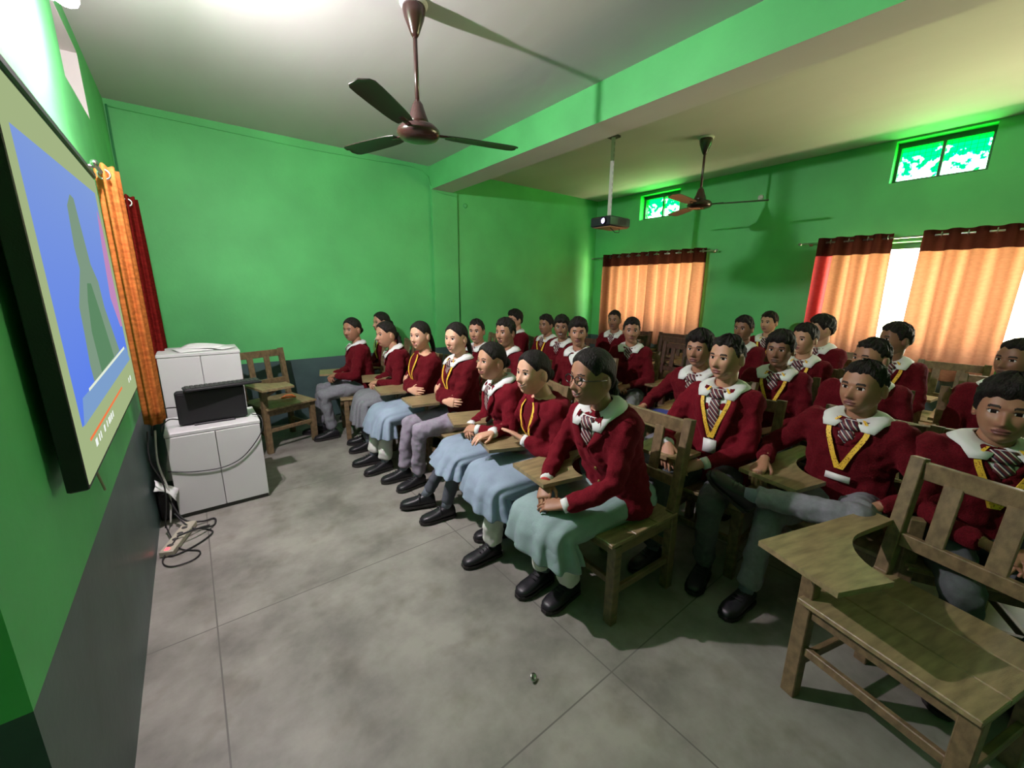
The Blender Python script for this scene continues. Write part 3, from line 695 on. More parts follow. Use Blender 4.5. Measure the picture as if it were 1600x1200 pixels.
class Fig:
    def __init__(s, k, lean, side, girl, build):
        s.k = k; s.lean = lean; s.side = side; s.girl = girl; s.w = build*(.98 if girl else 1.04)
    def T(s, x, y, z):
        """upright coordinates -> leaned"""
        if z <= .48: return np.array((x, y, z))
        L = (z-.48)*s.k; d = .2; a = s.lean*min(L/d, 1)
        if abs(s.lean) < 1e-4: px, pz = 0, L
        else:
            Lc = min(L, d); w = s.lean/d; px = (1-math.cos(w*Lc))/w; pz = math.sin(w*Lc)/w
            if L > d: px += (L-d)*math.sin(s.lean); pz += (L-d)*math.cos(s.lean)
        return np.array((px+x*math.cos(a), y+s.side*L*1.0, .48+pz-x*math.sin(a)))
    def S(s, ang, z, off=0):
        """torso surface; ang 0 = front, +left"""
        a = np.interp(z, TZ, TA)*s.w; f = np.interp(z, TZ, TF)*(1.0 if not s.girl else 1.02); b = np.interp(z, TZ, TB)
        if s.girl: f = f+.018*math.exp(-((z-.865)/.05)**2)*math.exp(-((abs(ang)-.5)/.5)**2)
        c, sn = math.cos(ang), math.sin(ang); e = .84
        rx = (f if c > 0 else b)+off; ry = a+off
        return s.T(rx*math.copysign(abs(c)**e, c), ry*math.copysign(abs(sn)**e, sn), z)
REMESH = lambda v: [('remesh', 'REMESH', dict(mode='VOXEL', voxel_size=v, use_smooth_shade=True)), ('smooth', 'SMOOTH', dict(factor=.6, iterations=4))]
TEXF = bpy.data.textures.new('cloth_folds', 'CLOUDS'); TEXF.noise_scale = .11; TEXF.noise_depth = 2
TEXW = bpy.data.textures.new('cloth_folds_fine', 'CLOUDS'); TEXW.noise_scale = .055; TEXW.noise_depth = 1
FOLD = lambda t, st: [('folds', 'DISPLACE', dict(texture=t, strength=st, mid_level=.5, texture_coords='LOCAL'))]
PEOPLE = []
def person(label, head, face, look=None, hp=0.0, hr=0.0, lean=0.06, side=0, girl=False, style=None, tail=None, skin=1, top='sweater', tie=True, lanyard=0,
           lower='trousers', legs=None, arms=None, glasses=False, smile=0.0, build=1.0, seed=0, lod=1.0, sock=None, strap=False, chairp=True, mt=None, thread=False, hsc=1.0, chair_label=None, group='students seated facing the screen', card=None, lower_m=None, tablet=True, zv=None, collar=True, hem=.27, choff=(0, 0), front=None):
    if look is None: look = math.degrees(math.atan2(2.17-head[1], head[0]+.27))*.8
    hx, hy, hz = head; rz = PI-math.radians(face)      # face: degrees turned from -x towards +y
    lean_ = lean
    f0 = Fig(1.0, lean_, side, girl, build)
    # solve the trunk length so that the head reaches its height
    k = 1.0
    for _ in range(8):
        f0.k = k; zz = f0.T(.022, 0, 1.172)[2]; k *= 1+(hz-zz)/.69
    k = max(.86, min(1.12, k)); f0.k = k; F_ = f0
    hl = F_.T(.022, 0, 1.172); 
    cz, sz = math.cos(rz), math.sin(rz)
    root = np.array((hx-(hl[0]*cz-hl[1]*sz), hy-(hl[0]*sz+hl[1]*cz), 0))
    # head rotation (local)
    ly = math.radians((face if look is None else look)-face)   # look uses the same convention as face
    Ry = np.array(Matrix.Rotation(-ly, 3, 'Z')) @ np.array(Matrix.Rotation(hp, 3, 'Y')) @ np.array(Matrix.Rotation(hr, 3, 'X'))
    sc = hsc*(1.05 if girl else 1.05)
    mb = MB(); build_head(mb, Ry, hl, girl, smile, sc, .8 if girl else 1.25)
    hb = hl+Ry @ np.array((-.022, 0, -.045))*sc; nb = F_.T(-.008, 0, 1.0)
    mb.tube([F_.T(-.012, 0, .94), nb, nb*.5+hb*.5+Ry @ np.array((-.004, 0, 0)), hb], [.07, .052 if girl else .058, .046 if girl else .053, .048 if girl else .054], 20, 0)
    # trunk under the clothes
    zs = [.44, .50, .60, .72, .84, .93, .975, 1.0, 1.02]
    mb.loft([[F_.S(a, z, -.012) for a in np.arange(20)*2*PI/20] for z in zs], 0)
    arms = arms or {}
    A = {}
    for sd, nm in ((1, 'L'), (-1, 'R')):
        spec = arms.get(nm, {}); W_ = np.array(spec.get('w', (.30, sd*.07, .635)), float)
        sh = F_.T(0.0, sd*.142*F_.w, .952); hint = spec.get('hint', (-.45, sd*.8, -.55))
        el, W_ = ik(sh, W_, .275, .235, hint); A[nm] = (sh, el, W_)
        mb.tube([sh, el], [.040, .034], 10, 0); mb.tube([el, el*.4+W_*.6, W_], [.034, .030, .0235], 10, 0)
        add_hand(mb, spec.get('hand', 'relaxed'), W_, spec.get('dir', nrm(W_-el)*.5+np.array((.3, -sd*.5, -.15))), spec.get('back', (0, sd*.15, 1)), sd > 0, .95 if girl else 1.0)
    # legs
    legs = legs or {}; Lg = {}
    for sd, nm in ((1, 'L'), (-1, 'R')):
        spec = legs.get(nm, {}); an = np.array(spec.get('a', (.43, sd*.10, .09)), float); hip = np.array((.0, sd*.085, .525))
        kn, an = ik(hip, an, .425, .40, spec.get('hint', (.6, sd*.08, .8))); Lg[nm] = (hip, kn, an, spec.get('toe', None))
        mb.tube([hip, kn], [.06, .045], 12, 0); mb.tube([kn, kn*.65+an*.35, an], [.042, .038, .027], 12, 0)
    body = mb.build('person', [SKINS[skin], LIPS[skin], M_eyew, M_iris, M_brow, M_teeth], None)
    body.location = root; body.rotation_euler = (0, 0, rz)
    tag(body, label, 'person', group)
    build_hair(body, Ry, hl, style or ('girl' if girl else 'short'), sc, seed, girl, tail)
    # upper garment
    bl = top == 'blazer'; mt = mt or (M_blaz if bl else M_sweat); off = .020 if bl else .016
    mb = MB(); zs = [.462 if bl else .475, .50, .55, .60, .66, .72, .78, .84, .89, .93, .96, .98, 1.0, 1.012]
    mb.loft([[F_.S(a, z, off+(.012 if (bl and z < .6) else 0)+(.004 if z > .99 else 0)) for a in np.arange(28)*2*PI/28] for z in zs], 0)
    for nm in 'LR':
        sh, el, W_ = A[nm]; d = nrm(W_-el); sh2 = sh+ (F_.T(0, 0, .93)-sh)*.18; e1 = nrm(el-sh)
        mb.tube([sh2, sh, sh+(el-sh)*.5, el-e1*.03, el+(d-e1)*.5*.012, el+d*.04, el+(W_-el)*.6, W_-d*.006], [.066, .066*F_.w**.5, .056, .050, .050, .049, .042, .036], 16, 0, round_ends=False)
        mb.ball(el, .049, 12); mb.ball(sh, .066, 12)
    vs = .0105 if lod >= 1 else .014
    up_ = mb.build('blazer' if bl else 'sweater', mt, body, mods=REMESH(vs)+FOLD(TEXF, .026)+FOLD(TEXW, .015))
    # cuffs
    for nm in 'LR':
        sh, el, W_ = A[nm]; d = nrm(W_-el)
        if bl and lod >= 1:
            mb = MB(); mb.tube([W_-d*.02, W_+d*.012], [.034, .033], 14); mb.build('shirt_cuff', M_shirt, body)
        if thread and nm == 'R':
            mb = MB(); mb.tube([W_+d*.016, W_+d*.022], [.031, .030], 14); mb.build('wrist_thread', M_thread, body)
    # V neck: shirt front
    zv = zv or (.79 if bl else .895); zt = 1.012; G = []; o0 = off+.0035
    for z in np.linspace(zv, zt, 9):
        u = (z-zv)/(zt-zv); w = (.02+.27*u)*(1 if not bl else .95); w = w*(1 if z < .98 else 1+.5*(z-.98)/.03)
        G.append([F_.S(a, z, o0) for a in np.linspace(-w, w, 9)])
    mb = MB(); mb.grid(G); mb.build('shirt_front' if not front else 'jumper_front', front or M_shirt, body, mods=[('t', 'SOLIDIFY', dict(thickness=.004, offset=-1))])
    # collar: band and two points
    mb = MB(); ring = []
    ns = 30; neckc = F_.T(-.004, 0, 1.028); tilt = F_.lean*.8
    G = []
    rr = (.052 if girl else .057)
    for i in range(ns+1):
        t = -1+2*i/ns; ang = t*(PI-.16)           # 0 = back, ends = front
        ca, sa = -math.cos(ang), math.sin(ang); fr = max(0, ca)
        
        phf = max(.10, PI-abs(ang)); sg = 1 if ang > 0 else -1
        u0 = F_.T((rr+.001)*ca*1.05-.004, (rr+.001)*sa, 1.044-.034*fr); u1 = F_.T((rr+.007)*ca*1.05-.004, (rr+.007)*sa, 1.050-.036*fr)
        zl = float(np.interp(phf, [.10, .20, .32, .50, .8, 1.2, 3.1], [.992, .958, .962, .990, 1.008, 1.014, 1.017]))
        lo_ = F_.S(sg*phf*1.05, zl, off+.021)
        md = u1*.5+lo_*.5; md = md+nrm(md-F_.T(0, 0, .99))*(.008+.012*fr)
        G.append([u0, u1, md, lo_])
    if collar: mb.grid(G); mb.build('shirt_collar', M_shirt, body, mods=[('t', 'SOLIDIFY', dict(thickness=.003, offset=0))])
    if tie:
        mb = MB(); zk = 1.002
        mb.loft([[F_.S(w*q, z, off+o_+.010*abs(math.cos(q*1.3))) for q in (-1, -.33, .33, 1)]+[F_.S(w*q, z, off-.004) for q in (1, -1)] for z, w, o_ in ((zk+.006, .22, .006), (zk-.012, .19, .014), (zk-.034, .11, .012))], 0)
        G = []; zb = zv+.008
        for z in np.linspace(zk-.02, zb, 8):
            u = (zk-.02-z)/(zk-.02-zb); w = (.07+.08*u) if bl else (.07+.03*u); 
            if z < zv+.03: w *= max(.15, (z-zb)/.03)
            G.append([F_.S(a, z, off+.0085) for a in np.linspace(-w, w, 4)])
        mb.grid(G); mb.build('tie', M_tie, body, mods=[('t', 'SOLIDIFY', dict(thickness=.003, offset=0))])
    if bl:
        for s in (-1, 1):
            G = []
            for z in np.linspace(zv-.01, 1.02, 12):
                u = (z-zv)/(1.02-zv); a0 = .02+.33*max(0, u)*(1 if z < .98 else 1+.3*(z-.98)/.03); wd = .04+.30*math.sin(min(1, max(0, u)*1.25)*PI/2)*(1 if u < .62 else .62)
                G.append([F_.S(s*(a0+wd*q), z, off+.0095+.006*math.sin(q*PI)) for q in (0, .5, 1)])
            mb = MB(); mb.grid(G); mb.build('lapel', mt, body, mods=[('t', 'SOLIDIFY', dict(thickness=.006, offset=0))])
        for z in (.76, .68):
            p = F_.S(.06, z, off+.006); mb = MB(); mb.ball(p, (.006, .009, .009), 8); mb.build('button', M_gold, body)
    elif lod >= 1:
        for s in (-1, 1):
            G = []
            for z in np.linspace(zv-.012, 1.012, 8):
                u = max(0, (z-zv)/(zt-zv)); a0 = (.0+.28*u)*(1 if z < .98 else 1+.5*(z-.98)/.03); G.append([F_.S(s*(a0+q), z, off+.0055) for q in (0, .05, .10)])
            mb = MB(); mb.grid(G); mb.build('neck_ribbing', mt, body, mods=[('t', 'SOLIDIFY', dict(thickness=.005, offset=0))])
    if lanyard:
        zl_ = .755 if lanyard == 1 else .745
        mb = MB()
        for s in (-1, 1):
            G = []
            for z in np.linspace(zl_, 1.02, 14):
                u = (z-zl_)/(1.02-zl_); a0 = s*(.012+.33*u); G.append([F_.S(a0+q, z, off+.013+.006*(1-u)) for q in (-.045, .045)])
            mb.grid(G)
        ly_ = mb.build('lanyard', M_lan, body, smooth=False, mods=[('t', 'SOLIDIFY', dict(thickness=.0025, offset=0))])
        if lanyard >= 2 or card:
            zc = zl_-.05; G = [[F_.S(a, z, off+.020) for a in (-.20, 0, .20)] for z in (zc-.018, zc+.018)] if card else [[F_.S(a, z, off+.020) for a in (-.14, 0, .14)] for z in (zc-.04, zc+.04)]
            mb = MB(); mb.grid(G); mb.build('id_card', M_card, ly_, mods=[('t', 'SOLIDIFY', dict(thickness=.003, offset=0))])
    if glasses:
        mb = MB()
        def T(p): return (np.array(p)*sc) @ Ry.T + hl
        for s in (-1, 1):
            pts = [T((.093, s*(.031+.023*math.cos(q)), .004+.017*math.sin(q))) for q in np.linspace(0, 2*PI, 21)]
            mb.tube(pts, .0022, 6, cap=False); mb.tube([T((.091, s*.054, .008)), T((.06, s*.078, .008)), T((-.01, s*.080, .004))], .002, 6)
        mb.tube([T((.095, -.008, .008)), T((.098, 0, .010)), T((.095, .008, .008))], .002, 6)
        mb.build('glasses', M_frame, body)
    # lower garment
    lm = lower_m or {'trousers': M_trous, 'skirt': M_skirt, 'salwar': M_salwar, 'leggings': M_legg}[lower if lower != 'skirt' else 'skirt']
    under = None
    def legcloth(name, m, r, flare, z0=None):
        mb = MB(); mb.loft([[(rx*math.cos(q), ry*math.sin(q), z) for q in np.arange(20)*2*PI/20] for z, rx, ry in ((.435, .09, .13), (.46, .12, .155), (.52, .13, .165), (.60, .118, .155))], 0)
        for nm in 'LR':
            hip, kn, an, _ = Lg[nm]; d = nrm(an-kn); t = nrm(kn-hip)
            mb.tube([hip-t*.02, hip+(kn-hip)*.45, kn-t*.05, kn+(d-t)*.008, kn+d*.06, kn+(an-kn)*.6, an-d*.03], [r*1.12, r*1.05, r*.86, r*.80, r*.76, r*.70*flare, r*.68*flare], 16, 0)
            mb.ball(kn, r*.80, 12)
        return mb.build(name, m, body, mods=REMESH(.0115 if lod >= 1 else .015)+FOLD(TEXF, .020)+FOLD(TEXW, .014))
    if lower == 'trousers': legcloth('trousers', lm, .078, 1.0)
    else:
        u_m, u_n = (M_salwar, 'salwar') if sock == 'salwar' else (M_legg, 'leggings')
        legcloth(u_n, u_m, .068, 1.25 if sock == 'salwar' else .92)
        kc = (Lg['L'][1]+Lg['R'][1])/2; ac = (Lg['L'][2]+Lg['R'][2])/2; kw = abs(Lg['L'][1][1]-Lg['R'][1][1])/2+.085
        mb = MB(); rings = []; n = 66
        path = []
        for t in (0, .25, .5, .75, 1):
            q = np.array((-.10, 0, .535))*(1-t)+np.array((kc[0]-.02, kc[1], kc[2]+.0))*t; path.append((q, t*.12, .165+(kw-.155)*t+.01, .098-.012*t))
        for kx in range(1, 5):   # round the knee
            a = kx/4*PI/2*.93; q = np.array((kc[0]-.02+.045*math.sin(a), kc[1], kc[2]-.02*(1-math.cos(a)))); path.append((q, .12+a*.93, kw+.015, .088))
        hf = min(1, (kc[2]-hem)/.40); low = np.array((kc[0]*(1-.55*hf)+ac[0]*.55*hf+.03, kc[1]*(1-.5*hf)+ac[1]*.5*hf, hem))
        top_ = path[-1][0]
        for t in (.2, .45, .7, 1): 
            q = top_*(1-t)+low*t; path.append((q, 1.45, kw+.015+.035*t, .092+.028*t))
        for i, (q, a, hw, hh) in enumerate(path):
            t = i/(len(path)-1); amp = .002+.016*max(0, t-.35)
            ring = []
            for j in range(n):
                b = j/n*2*PI; sq = .78; cy, cz_ = math.cos(b), math.sin(b)
                rr_ = 1+amp/.1*math.cos(b*11+.7*math.sin(3*b+seed))*.8
                ly2 = hw*math.copysign(abs(cy)**sq, cy)*rr_; lz = hh*math.copysign(abs(cz_)**sq, cz_)*rr_
                ring.append(q+np.array((math.sin(a)*lz, ly2, math.cos(a)*lz)))
            rings.append(ring)
        mb.loft(rings, 0, cap=False); mb.add(rings[0], [tuple(range(n-1, -1, -1))])
        mb.build('skirt', lower_m or M_skirt, body, mods=[('t', 'SOLIDIFY', dict(thickness=.004, offset=0)), ('sub', 'SUBSURF', dict(levels=1, render_levels=1))]+FOLD(TEXF, .008)+FOLD(TEXW, .005))
    # socks and shoes
    for nm in 'LR':
        hip, kn, an, toe = Lg[nm]; sd = 1 if nm == 'L' else -1; sh_ = nrm(kn-an)
        mb = MB(); mb.tube([an-sh_*.02, an+sh_*.03, an+sh_*.11], [.034, .035, .040], 14); mb.build('sock', M_sock, body)
        tdir = nrm(toe) if toe is not None else nrm((1, sd*.12, 0)); tilt_ = 0
        upv = nrm(sh_ if abs(sh_[2]) < .5 else (0, 0, 1)); upv = nrm(upv-tdir*(upv @ tdir)); lat = np.cross(upv, tdir)
        def q_(x, y, z): return an+tdir*x+lat*y+upv*(z-.085)
        mb = MB(); rings = []
        for x, w, h, zc in ((-.062, .018, .020, .034), (-.055, .030, .036, .044), (-.035, .036, .046, .050), (0, .038, .050, .053), (.04, .040, .040, .045), (.085, .045, .029, .037), (.13, .046, .024, .033), (.165, .038, .020, .029), (.185, .020, .012, .024)):
            rings.append([q_(x, w*math.copysign(abs(math.cos(b))**.8, math.cos(b)), zc+h*math.copysign(abs(math.sin(b))**.8, math.sin(b))) for b in np.arange(16)*2*PI/16])
        mb.loft(rings); s_ = mb.build('shoe', M_shoe, body)
        mb = MB(); out = [(-.066, .020), (-.05, .036), (0, .040), (.05, .041), (.10, .048), (.14, .048), (.172, .036), (.19, .016)]
        po = [(x, w) for x, w in out]+[(x, -w) for x, w in reversed(out)]; n = len(po)
        mb.add([q_(x, y, .002) for x, y in po]+[q_(x, y, .018) for x, y in po], [tuple(range(n)), tuple(range(2*n-1, n-1, -1))]+[(i, n+i, n+(i+1) % n, (i+1) % n) for i in range(n)])
        mb.build('sole', M_sole, s_, smooth=False)
        if strap:
            mb = MB(); mb.tube([q_(.055, -.046, .04), q_(.05, -.03, .078), q_(.05, 0, .092), q_(.05, .03, .078), q_(.055, .046, .04)], [.006]*5, 8); mb.build('shoe_strap', M_shoe, s_)
        elif lod >= 1:
            mb = MB()
            for k_ in range(3): mb.tube([q_(.045+.02*k_, -.022, .088-.008*k_), q_(.045+.02*k_, .022, .088-.008*k_)], .003, 6)
            mb.build('shoe_laces', M_blackc, s_)
    if chairp:
        off_ = np.array((cz*.01, sz*.01)); chair(root[0]+off_[0]+choff[0], root[1]+off_[1]+choff[1], rz, chair_label or ('wooden tablet-arm chair under the '+label.split(',')[0]), tablet=tablet)
    PEOPLE.append(body); return body
# ------------------------------------------------------------ the students (head positions in metres, 'face' = degrees turned from the screen wall towards the far wall)
CL = lambda z=.64, x=.30, y=0: {'L': dict(w=(x, y+.055, z), dir=(.35, -.9, -.15), back=(.3, .3, 1), hand='curled'), 'R': dict(w=(x+.01, y-.075, z-.01), dir=(.45, .85, -.1), back=(.3, -.3, 1), hand='curled')}
FOLD_ = {'L': dict(w=(.195, -.075, .745), dir=(-.25, -1, .0), back=(1, -.2, .2), hint=(-.1, 1, -.4)), 'R': dict(w=(.215, .085, .70), dir=(-.3, 1, .05), back=(1, .2, .2), hint=(-.1, -1, -.4))}
CH = 'wooden tablet-arm chair '
# front row, girls, from the far wall towards the viewer
person('girl in maroon sweater and grey trousers, front row, nearest the far wall', (1.33, 4.42, 1.125), 10, look=-32, girl=True, tail='bun', skin=2, lean=.1, lower='trousers', lower_m=M_trous, legs={'L': dict(a=(.36, .10, .09)), 'R': dict(a=(.46, -.14, .09))}, arms=CL(.66, .28), seed=1, chair_label=CH+'in the front row, nearest the far wall')
person('girl with yellow lanyard, half hidden behind the far end of the front row', (1.79, 4.80, 1.155), 5, look=-8, girl=True, tail='bun', skin=1, lean=.1, lanyard=1, seed=2, tie=False, chair_label=CH+'under the half hidden girl by the far wall')
person('girl with a long plait leaning forward, second from the far wall in the front row', (1.48, 3.87, 1.115), 12, look=-12, girl=True, tail='braid', skin=1, lean=.30, lower='skirt', lower_m=M_trous, sock='leggings', arms=CL(.66, .30), seed=3, chair_label=CH+'under the girl with the long plait near the far wall')
person('girl with yellow lanyard and folded arms, in blue skirt and white salwar', (1.57, 3.30, 1.15), 4, look=-26, girl=True, tail='pony', skin=0, lean=.08, lanyard=1, tie=False, collar=False, front=M_sweat, hem=.33, lower='skirt', sock='salwar', arms=FOLD_, seed=4, legs={'L': dict(a=(.46, .06, .09)), 'R': dict(a=(.50, -.15, .09))}, chair_label=CH+'under the girl in white salwar with folded arms')
person('girl with yellow lanyard and folded arms, wearing lilac grey trousers', (1.64, 2.80, 1.17), 2, look=-20, girl=True, tail='pony', skin=0, lean=.06, lanyard=1, lower='trousers', lower_m=M_trous2, arms=FOLD_, seed=5, legs={'L': dict(a=(.42, -.02, .09)), 'R': dict(a=(.47, -.20, .09))}, chair_label=CH+'under the girl in lilac grey trousers')
person('smiling girl in blazer and striped tie with dark leggings and buckled shoes', (1.52, 2.15, 1.09), 16, look=0, girl=True, tail='bun', skin=1, lean=.30, top='blazer', lower='skirt', sock='leggings', smile=.5, arms=CL(.66, .30, .02), seed=6, hem=.36, zv=.82, strap=True, hp=-.05,
       legs={'L': dict(a=(.50, -.04, .09)), 'R': dict(a=(.60, -.24, .10))}, chair_label=CH+'under the girl with striped tie and dark leggings')
person('fair laughing girl in blazer with yellow lanyard, one hand raised over the tablet arm', (1.46, 1.665, 1.10), 12, look=0, girl=True, tail='bun', skin=0, lean=.30, top='blazer', tie=False, lanyard=1, lower='skirt', sock='salwar', smile=1.0, seed=7, hp=-.04, collar=False, front=M_sweat, hem=.34, zv=.84,
       arms={'L': dict(w=(.24, .02, .72), dir=(.5, -.8, .35), back=(-.4, 0, .8), hand='open'), 'R': dict(w=(.34, -.20, .71), dir=(.9, .1, -.05), back=(0, 0, 1))}, legs={'L': dict(a=(.43, -.02, .09)), 'R': dict(a=(.28, -.19, .09))}, chair_label=CH+'under the fair laughing girl')
person('smiling girl in black glasses, maroon blazer and pale teal skirt, nearest in the front row', (1.40, 1.19, 1.165), 3, look=10, girl=True, tail='braid', skin=2, lean=.34, top='blazer', tie=True, lower='skirt', lower_m=M_skirt2, sock='salwar', smile=.9, glasses=True, thread=True, seed=8, hsc=1.06, hp=.02, zv=.885, hem=.32, choff=(-.01, .02),
       arms={'L': dict(w=(.40, .04, .60), dir=(.5, -.85, -.15), back=(.3, .3, 1)), 'R': dict(w=(.38, -.12, .655), dir=(.55, .5, -.5), back=(.4, -.1, .9))}, legs={'L': dict(a=(.27, -.04, .09), toe=(.95, .1, 0)), 'R': dict(a=(.32, -.19, .09), toe=(1, .08, 0))}, chair_label='worn '+CH+'under the girl in black glasses')
# second row, boys
person('cropped haired boy with striped tie, sitting in front of the pilaster', (2.31, 3.53, 1.13), -8, look=-36, skin=1, style='crop', seed=11, arms=CL(.68, .27), chair_label=CH+'under the boy in front of the pilaster')
person('boy in profile right behind the girl with the striped tie', (2.19, 2.88, 1.18), -4, look=-16, skin=2, style='short', seed=12, tie=False, chair_label=CH+'under the boy behind the girl with the striped tie')
person('boy in round glasses leaning back near the far wall', (3.39, 4.25, 1.165), 8, look=0, skin=1, style='full', seed=13, glasses=True, lanyard=1, tie=False, chair_label=CH+'under the boy in round glasses')
person('boy with yellow lanyard in profile, left of the laughing boy', (3.46, 3.72, 1.13), 0, look=-8, skin=3, style='short', seed=14, lanyard=1, chair_label=CH+'under the lanyard wearing boy left of the laughing boy')
person('laughing boy with white collar and small tie knot, looking towards the viewer', (3.18, 3.17, 1.155), -8, look=-38, skin=3, style='full', seed=15, smile=1, chair_label=CH+'under the laughing boy')
person('boy with thick swept hair staring at the viewer, in front of the laughing boy', (2.74, 2.52, 1.18), -12, look=-42, skin=2, style='full', seed=16, tie=False, chair_label=CH+'under the boy with thick hair who stares at the viewer')
person('boy in front of the far curtain, looking down to the left', (4.25, 3.30, 1.185), -15, look=-20, skin=3, style='crop', seed=17, chair_label=CH+'under the boy looking down before the far curtain')
person('boy with hands in his lap, sitting alone in front of the slatted empty chairs', (3.45, 2.46, 1.165), -22, look=-40, skin=2, style='short', seed=18, arms=CL(.64, .24), lower_m=M_trous, chair_label=CH+'under the boy with his hands in his lap')
person('floppy haired boy reaching for a blue notebook on his tablet arm', (2.72, 1.38, 1.165), 4, look=-5, skin=2, style='full', seed=19, lean=.12, arms={'R': dict(w=(.26, -.29, .715), dir=(1, .1, -.12), back=(0, 0, 1)), 'L': dict(w=(.30, .10, .63), dir=(.8, -.5, -.2))}, chair_label=CH+'under the boy with the blue notebook')
person('boy in open blazer with striped tie, yellow lanyard and hanging white card', (2.33, 1.02, 1.19), -4, zv=.66, look=8, skin=1, style='crop', seed=20, top='blazer', lanyard=2, lean=.05, lower_m=M_trous3, arms={'L': dict(w=(.26, .03, .63), dir=(.5, -.8, -.3), back=(.5, .3, 1), hand='curled'), 'R': dict(w=(.32, -.16, .71), dir=(.6, .3, -.6), back=(.6, 0, .8))}, legs={'L': dict(a=(.34, .12, .09)), 'R': dict(a=(.42, -.14, .09))}, hsc=1.03, chair_label=CH+'under the boy in the open blazer')
person('boy resting his ankle on his knee, with yellow lanyard and white name card', (2.46, .44, 1.115), 6, look=16, skin=2, style='crop', seed=21, lean=.04, lanyard=1, card=True, hsc=1.03, build=1.08, lower_m=M_trous, arms={'R': dict(w=(.30, -.26, .71), dir=(.8, .1, -.35), back=(.2, -.2, 1)), 'L': dict(w=(.28, .20, .66), dir=(.7, -.5, -.3))},
       legs={'L': dict(a=(.52, -.20, .60), hint=(.5, .8, .25), toe=(.35, -.5, .5)), 'R': dict(a=(.50, -.16, .09), toe=(1, 0, 0))}, chair_label=CH+'under the boy with his ankle on his knee')
person('boy with swept black hair and wide white collar, cut off by the right edge', (2.50, .0, 1.10), -24, look=0, skin=2, style='full', seed=22, lanyard=1, build=1.12, hsc=1.08, lean=.06, lower_m=M_trous3, tablet=False, legs={'L': dict(a=(.30, .12, .09)), 'R': dict(a=(.34, -.12, .09))}, chair_label='wooden chair under the boy cut off by the right edge')
# third row and back
person('boy with bright shoulder rim against the green wall, before the pale faced boy', (4.30, 1.76, 1.195), -2, look=4, skin=3, style='short', seed=23, lanyard=1, tie=False, chair_label=CH+'under the boy before the green wall, short haired')
person('pale faced boy with ears standing out, farthest back beside the green wall', (5.30, 1.90, 1.205), -5, look=10, skin=1, style='short', seed=24, lanyard=1, chair_label=CH+'under the farthest pale faced boy by the green wall')
person('dark haired boy with yellow lanyard, directly behind the boy in the open blazer', (3.28, 1.08, 1.15), -10, look=-4, skin=3, style='full', seed=25, lanyard=1, build=1.05, hsc=1.03, chair_label=CH+'under the boy directly behind the open blazer')
person('boy with yellow lanyard between the bushy haired boy and the open blazer row', (3.90, 1.12, 1.18), -2, look=16, skin=1, style='short', seed=26, lanyard=1, chair_label=CH+'under the boy in front of the bushy haired boy')
person('bushy haired boy turned away in front of the maroon curtain edge', (4.70, 1.23, 1.215), 10, look=50, skin=1, style='full', seed=27, build=1.1, chair_label=CH+'under the bushy haired boy by the maroon curtain edge')
person('boy mostly hidden behind the boy with his ankle on his knee', (3.30, .58, 1.15), -8, look=30, skin=2, style='crop', seed=28, build=1.1, hsc=1.03, chair_label=CH+'under the mostly hidden boy in the third row')
person('boy silhouetted against the bright gap between the near curtains', (4.30, .64, 1.20), -5, look=45, skin=3, style='short', seed=29, lanyard=1, build=1.1, hsc=1.03, chair_label=CH+'under the boy against the bright curtain gap')
person('boy in shadow at the right edge, one row behind his swept haired neighbour', (3.75, .02, 1.175), -10, look=30, skin=3, style='crop', seed=30, build=1.0, chair_label=CH+'under the shadowed boy at the right edge')
# ------------------------------------------------------------ empty chairs
chair(1.82, .05, PI-math.radians(16), 'large empty wooden tablet-arm chair nearest the viewer at the lower right')
chair(.60, 4.56, math.radians(-72), 'wooden tablet-arm chair turned to the viewer behind the white cabinets')
for x, y, a, lb in ((3.25, 4.82, 180, 'empty wooden chair against the far wall behind the boy in round glasses'),
                    (3.95, 3.75, 184, 'empty dark wooden chair left of the boy looking down, below the far curtain'),
                    (4.85, 3.62, 180, 'empty dark red chair right under the left half of the far curtain'),
                    (5.05, 3.05, 182, 'empty dark red chair under the right half of the far curtain'),
                    (5.45, 3.95, 180, 'empty dark red chair in the far corner beside the end wall'),
                    (5.15, 2.55, 178, 'empty dark red chair by the green wall between the two windows'),
                    (4.45, 2.62, 182, 'empty dark red chair one row before the chairs by the green wall'),
                    (3.85, 1.95, 184, 'empty wooden chair with an open slatted back, behind the floppy haired boy'),
                    (4.58, .04, 182, 'empty pale edged wooden chair in front of the near curtain'),
                    (5.28, .38, 182, 'empty wooden chair standing closest to the near curtain'),
                    (5.5, 3.36, 181, 'empty dark red chair closest to the far curtain'),
                    (5.62, 2.82, 180, 'empty dark red chair hard against the window wall near the far curtain edge'),
                    (5.35, 1.05, 180, 'empty wooden chair under the bright gap of the near curtains')):
    chair(x, y, math.radians(a), lb, red='red' in lb or 'dark' in lb, tablet=(x, y) != (3.25, 4.82))
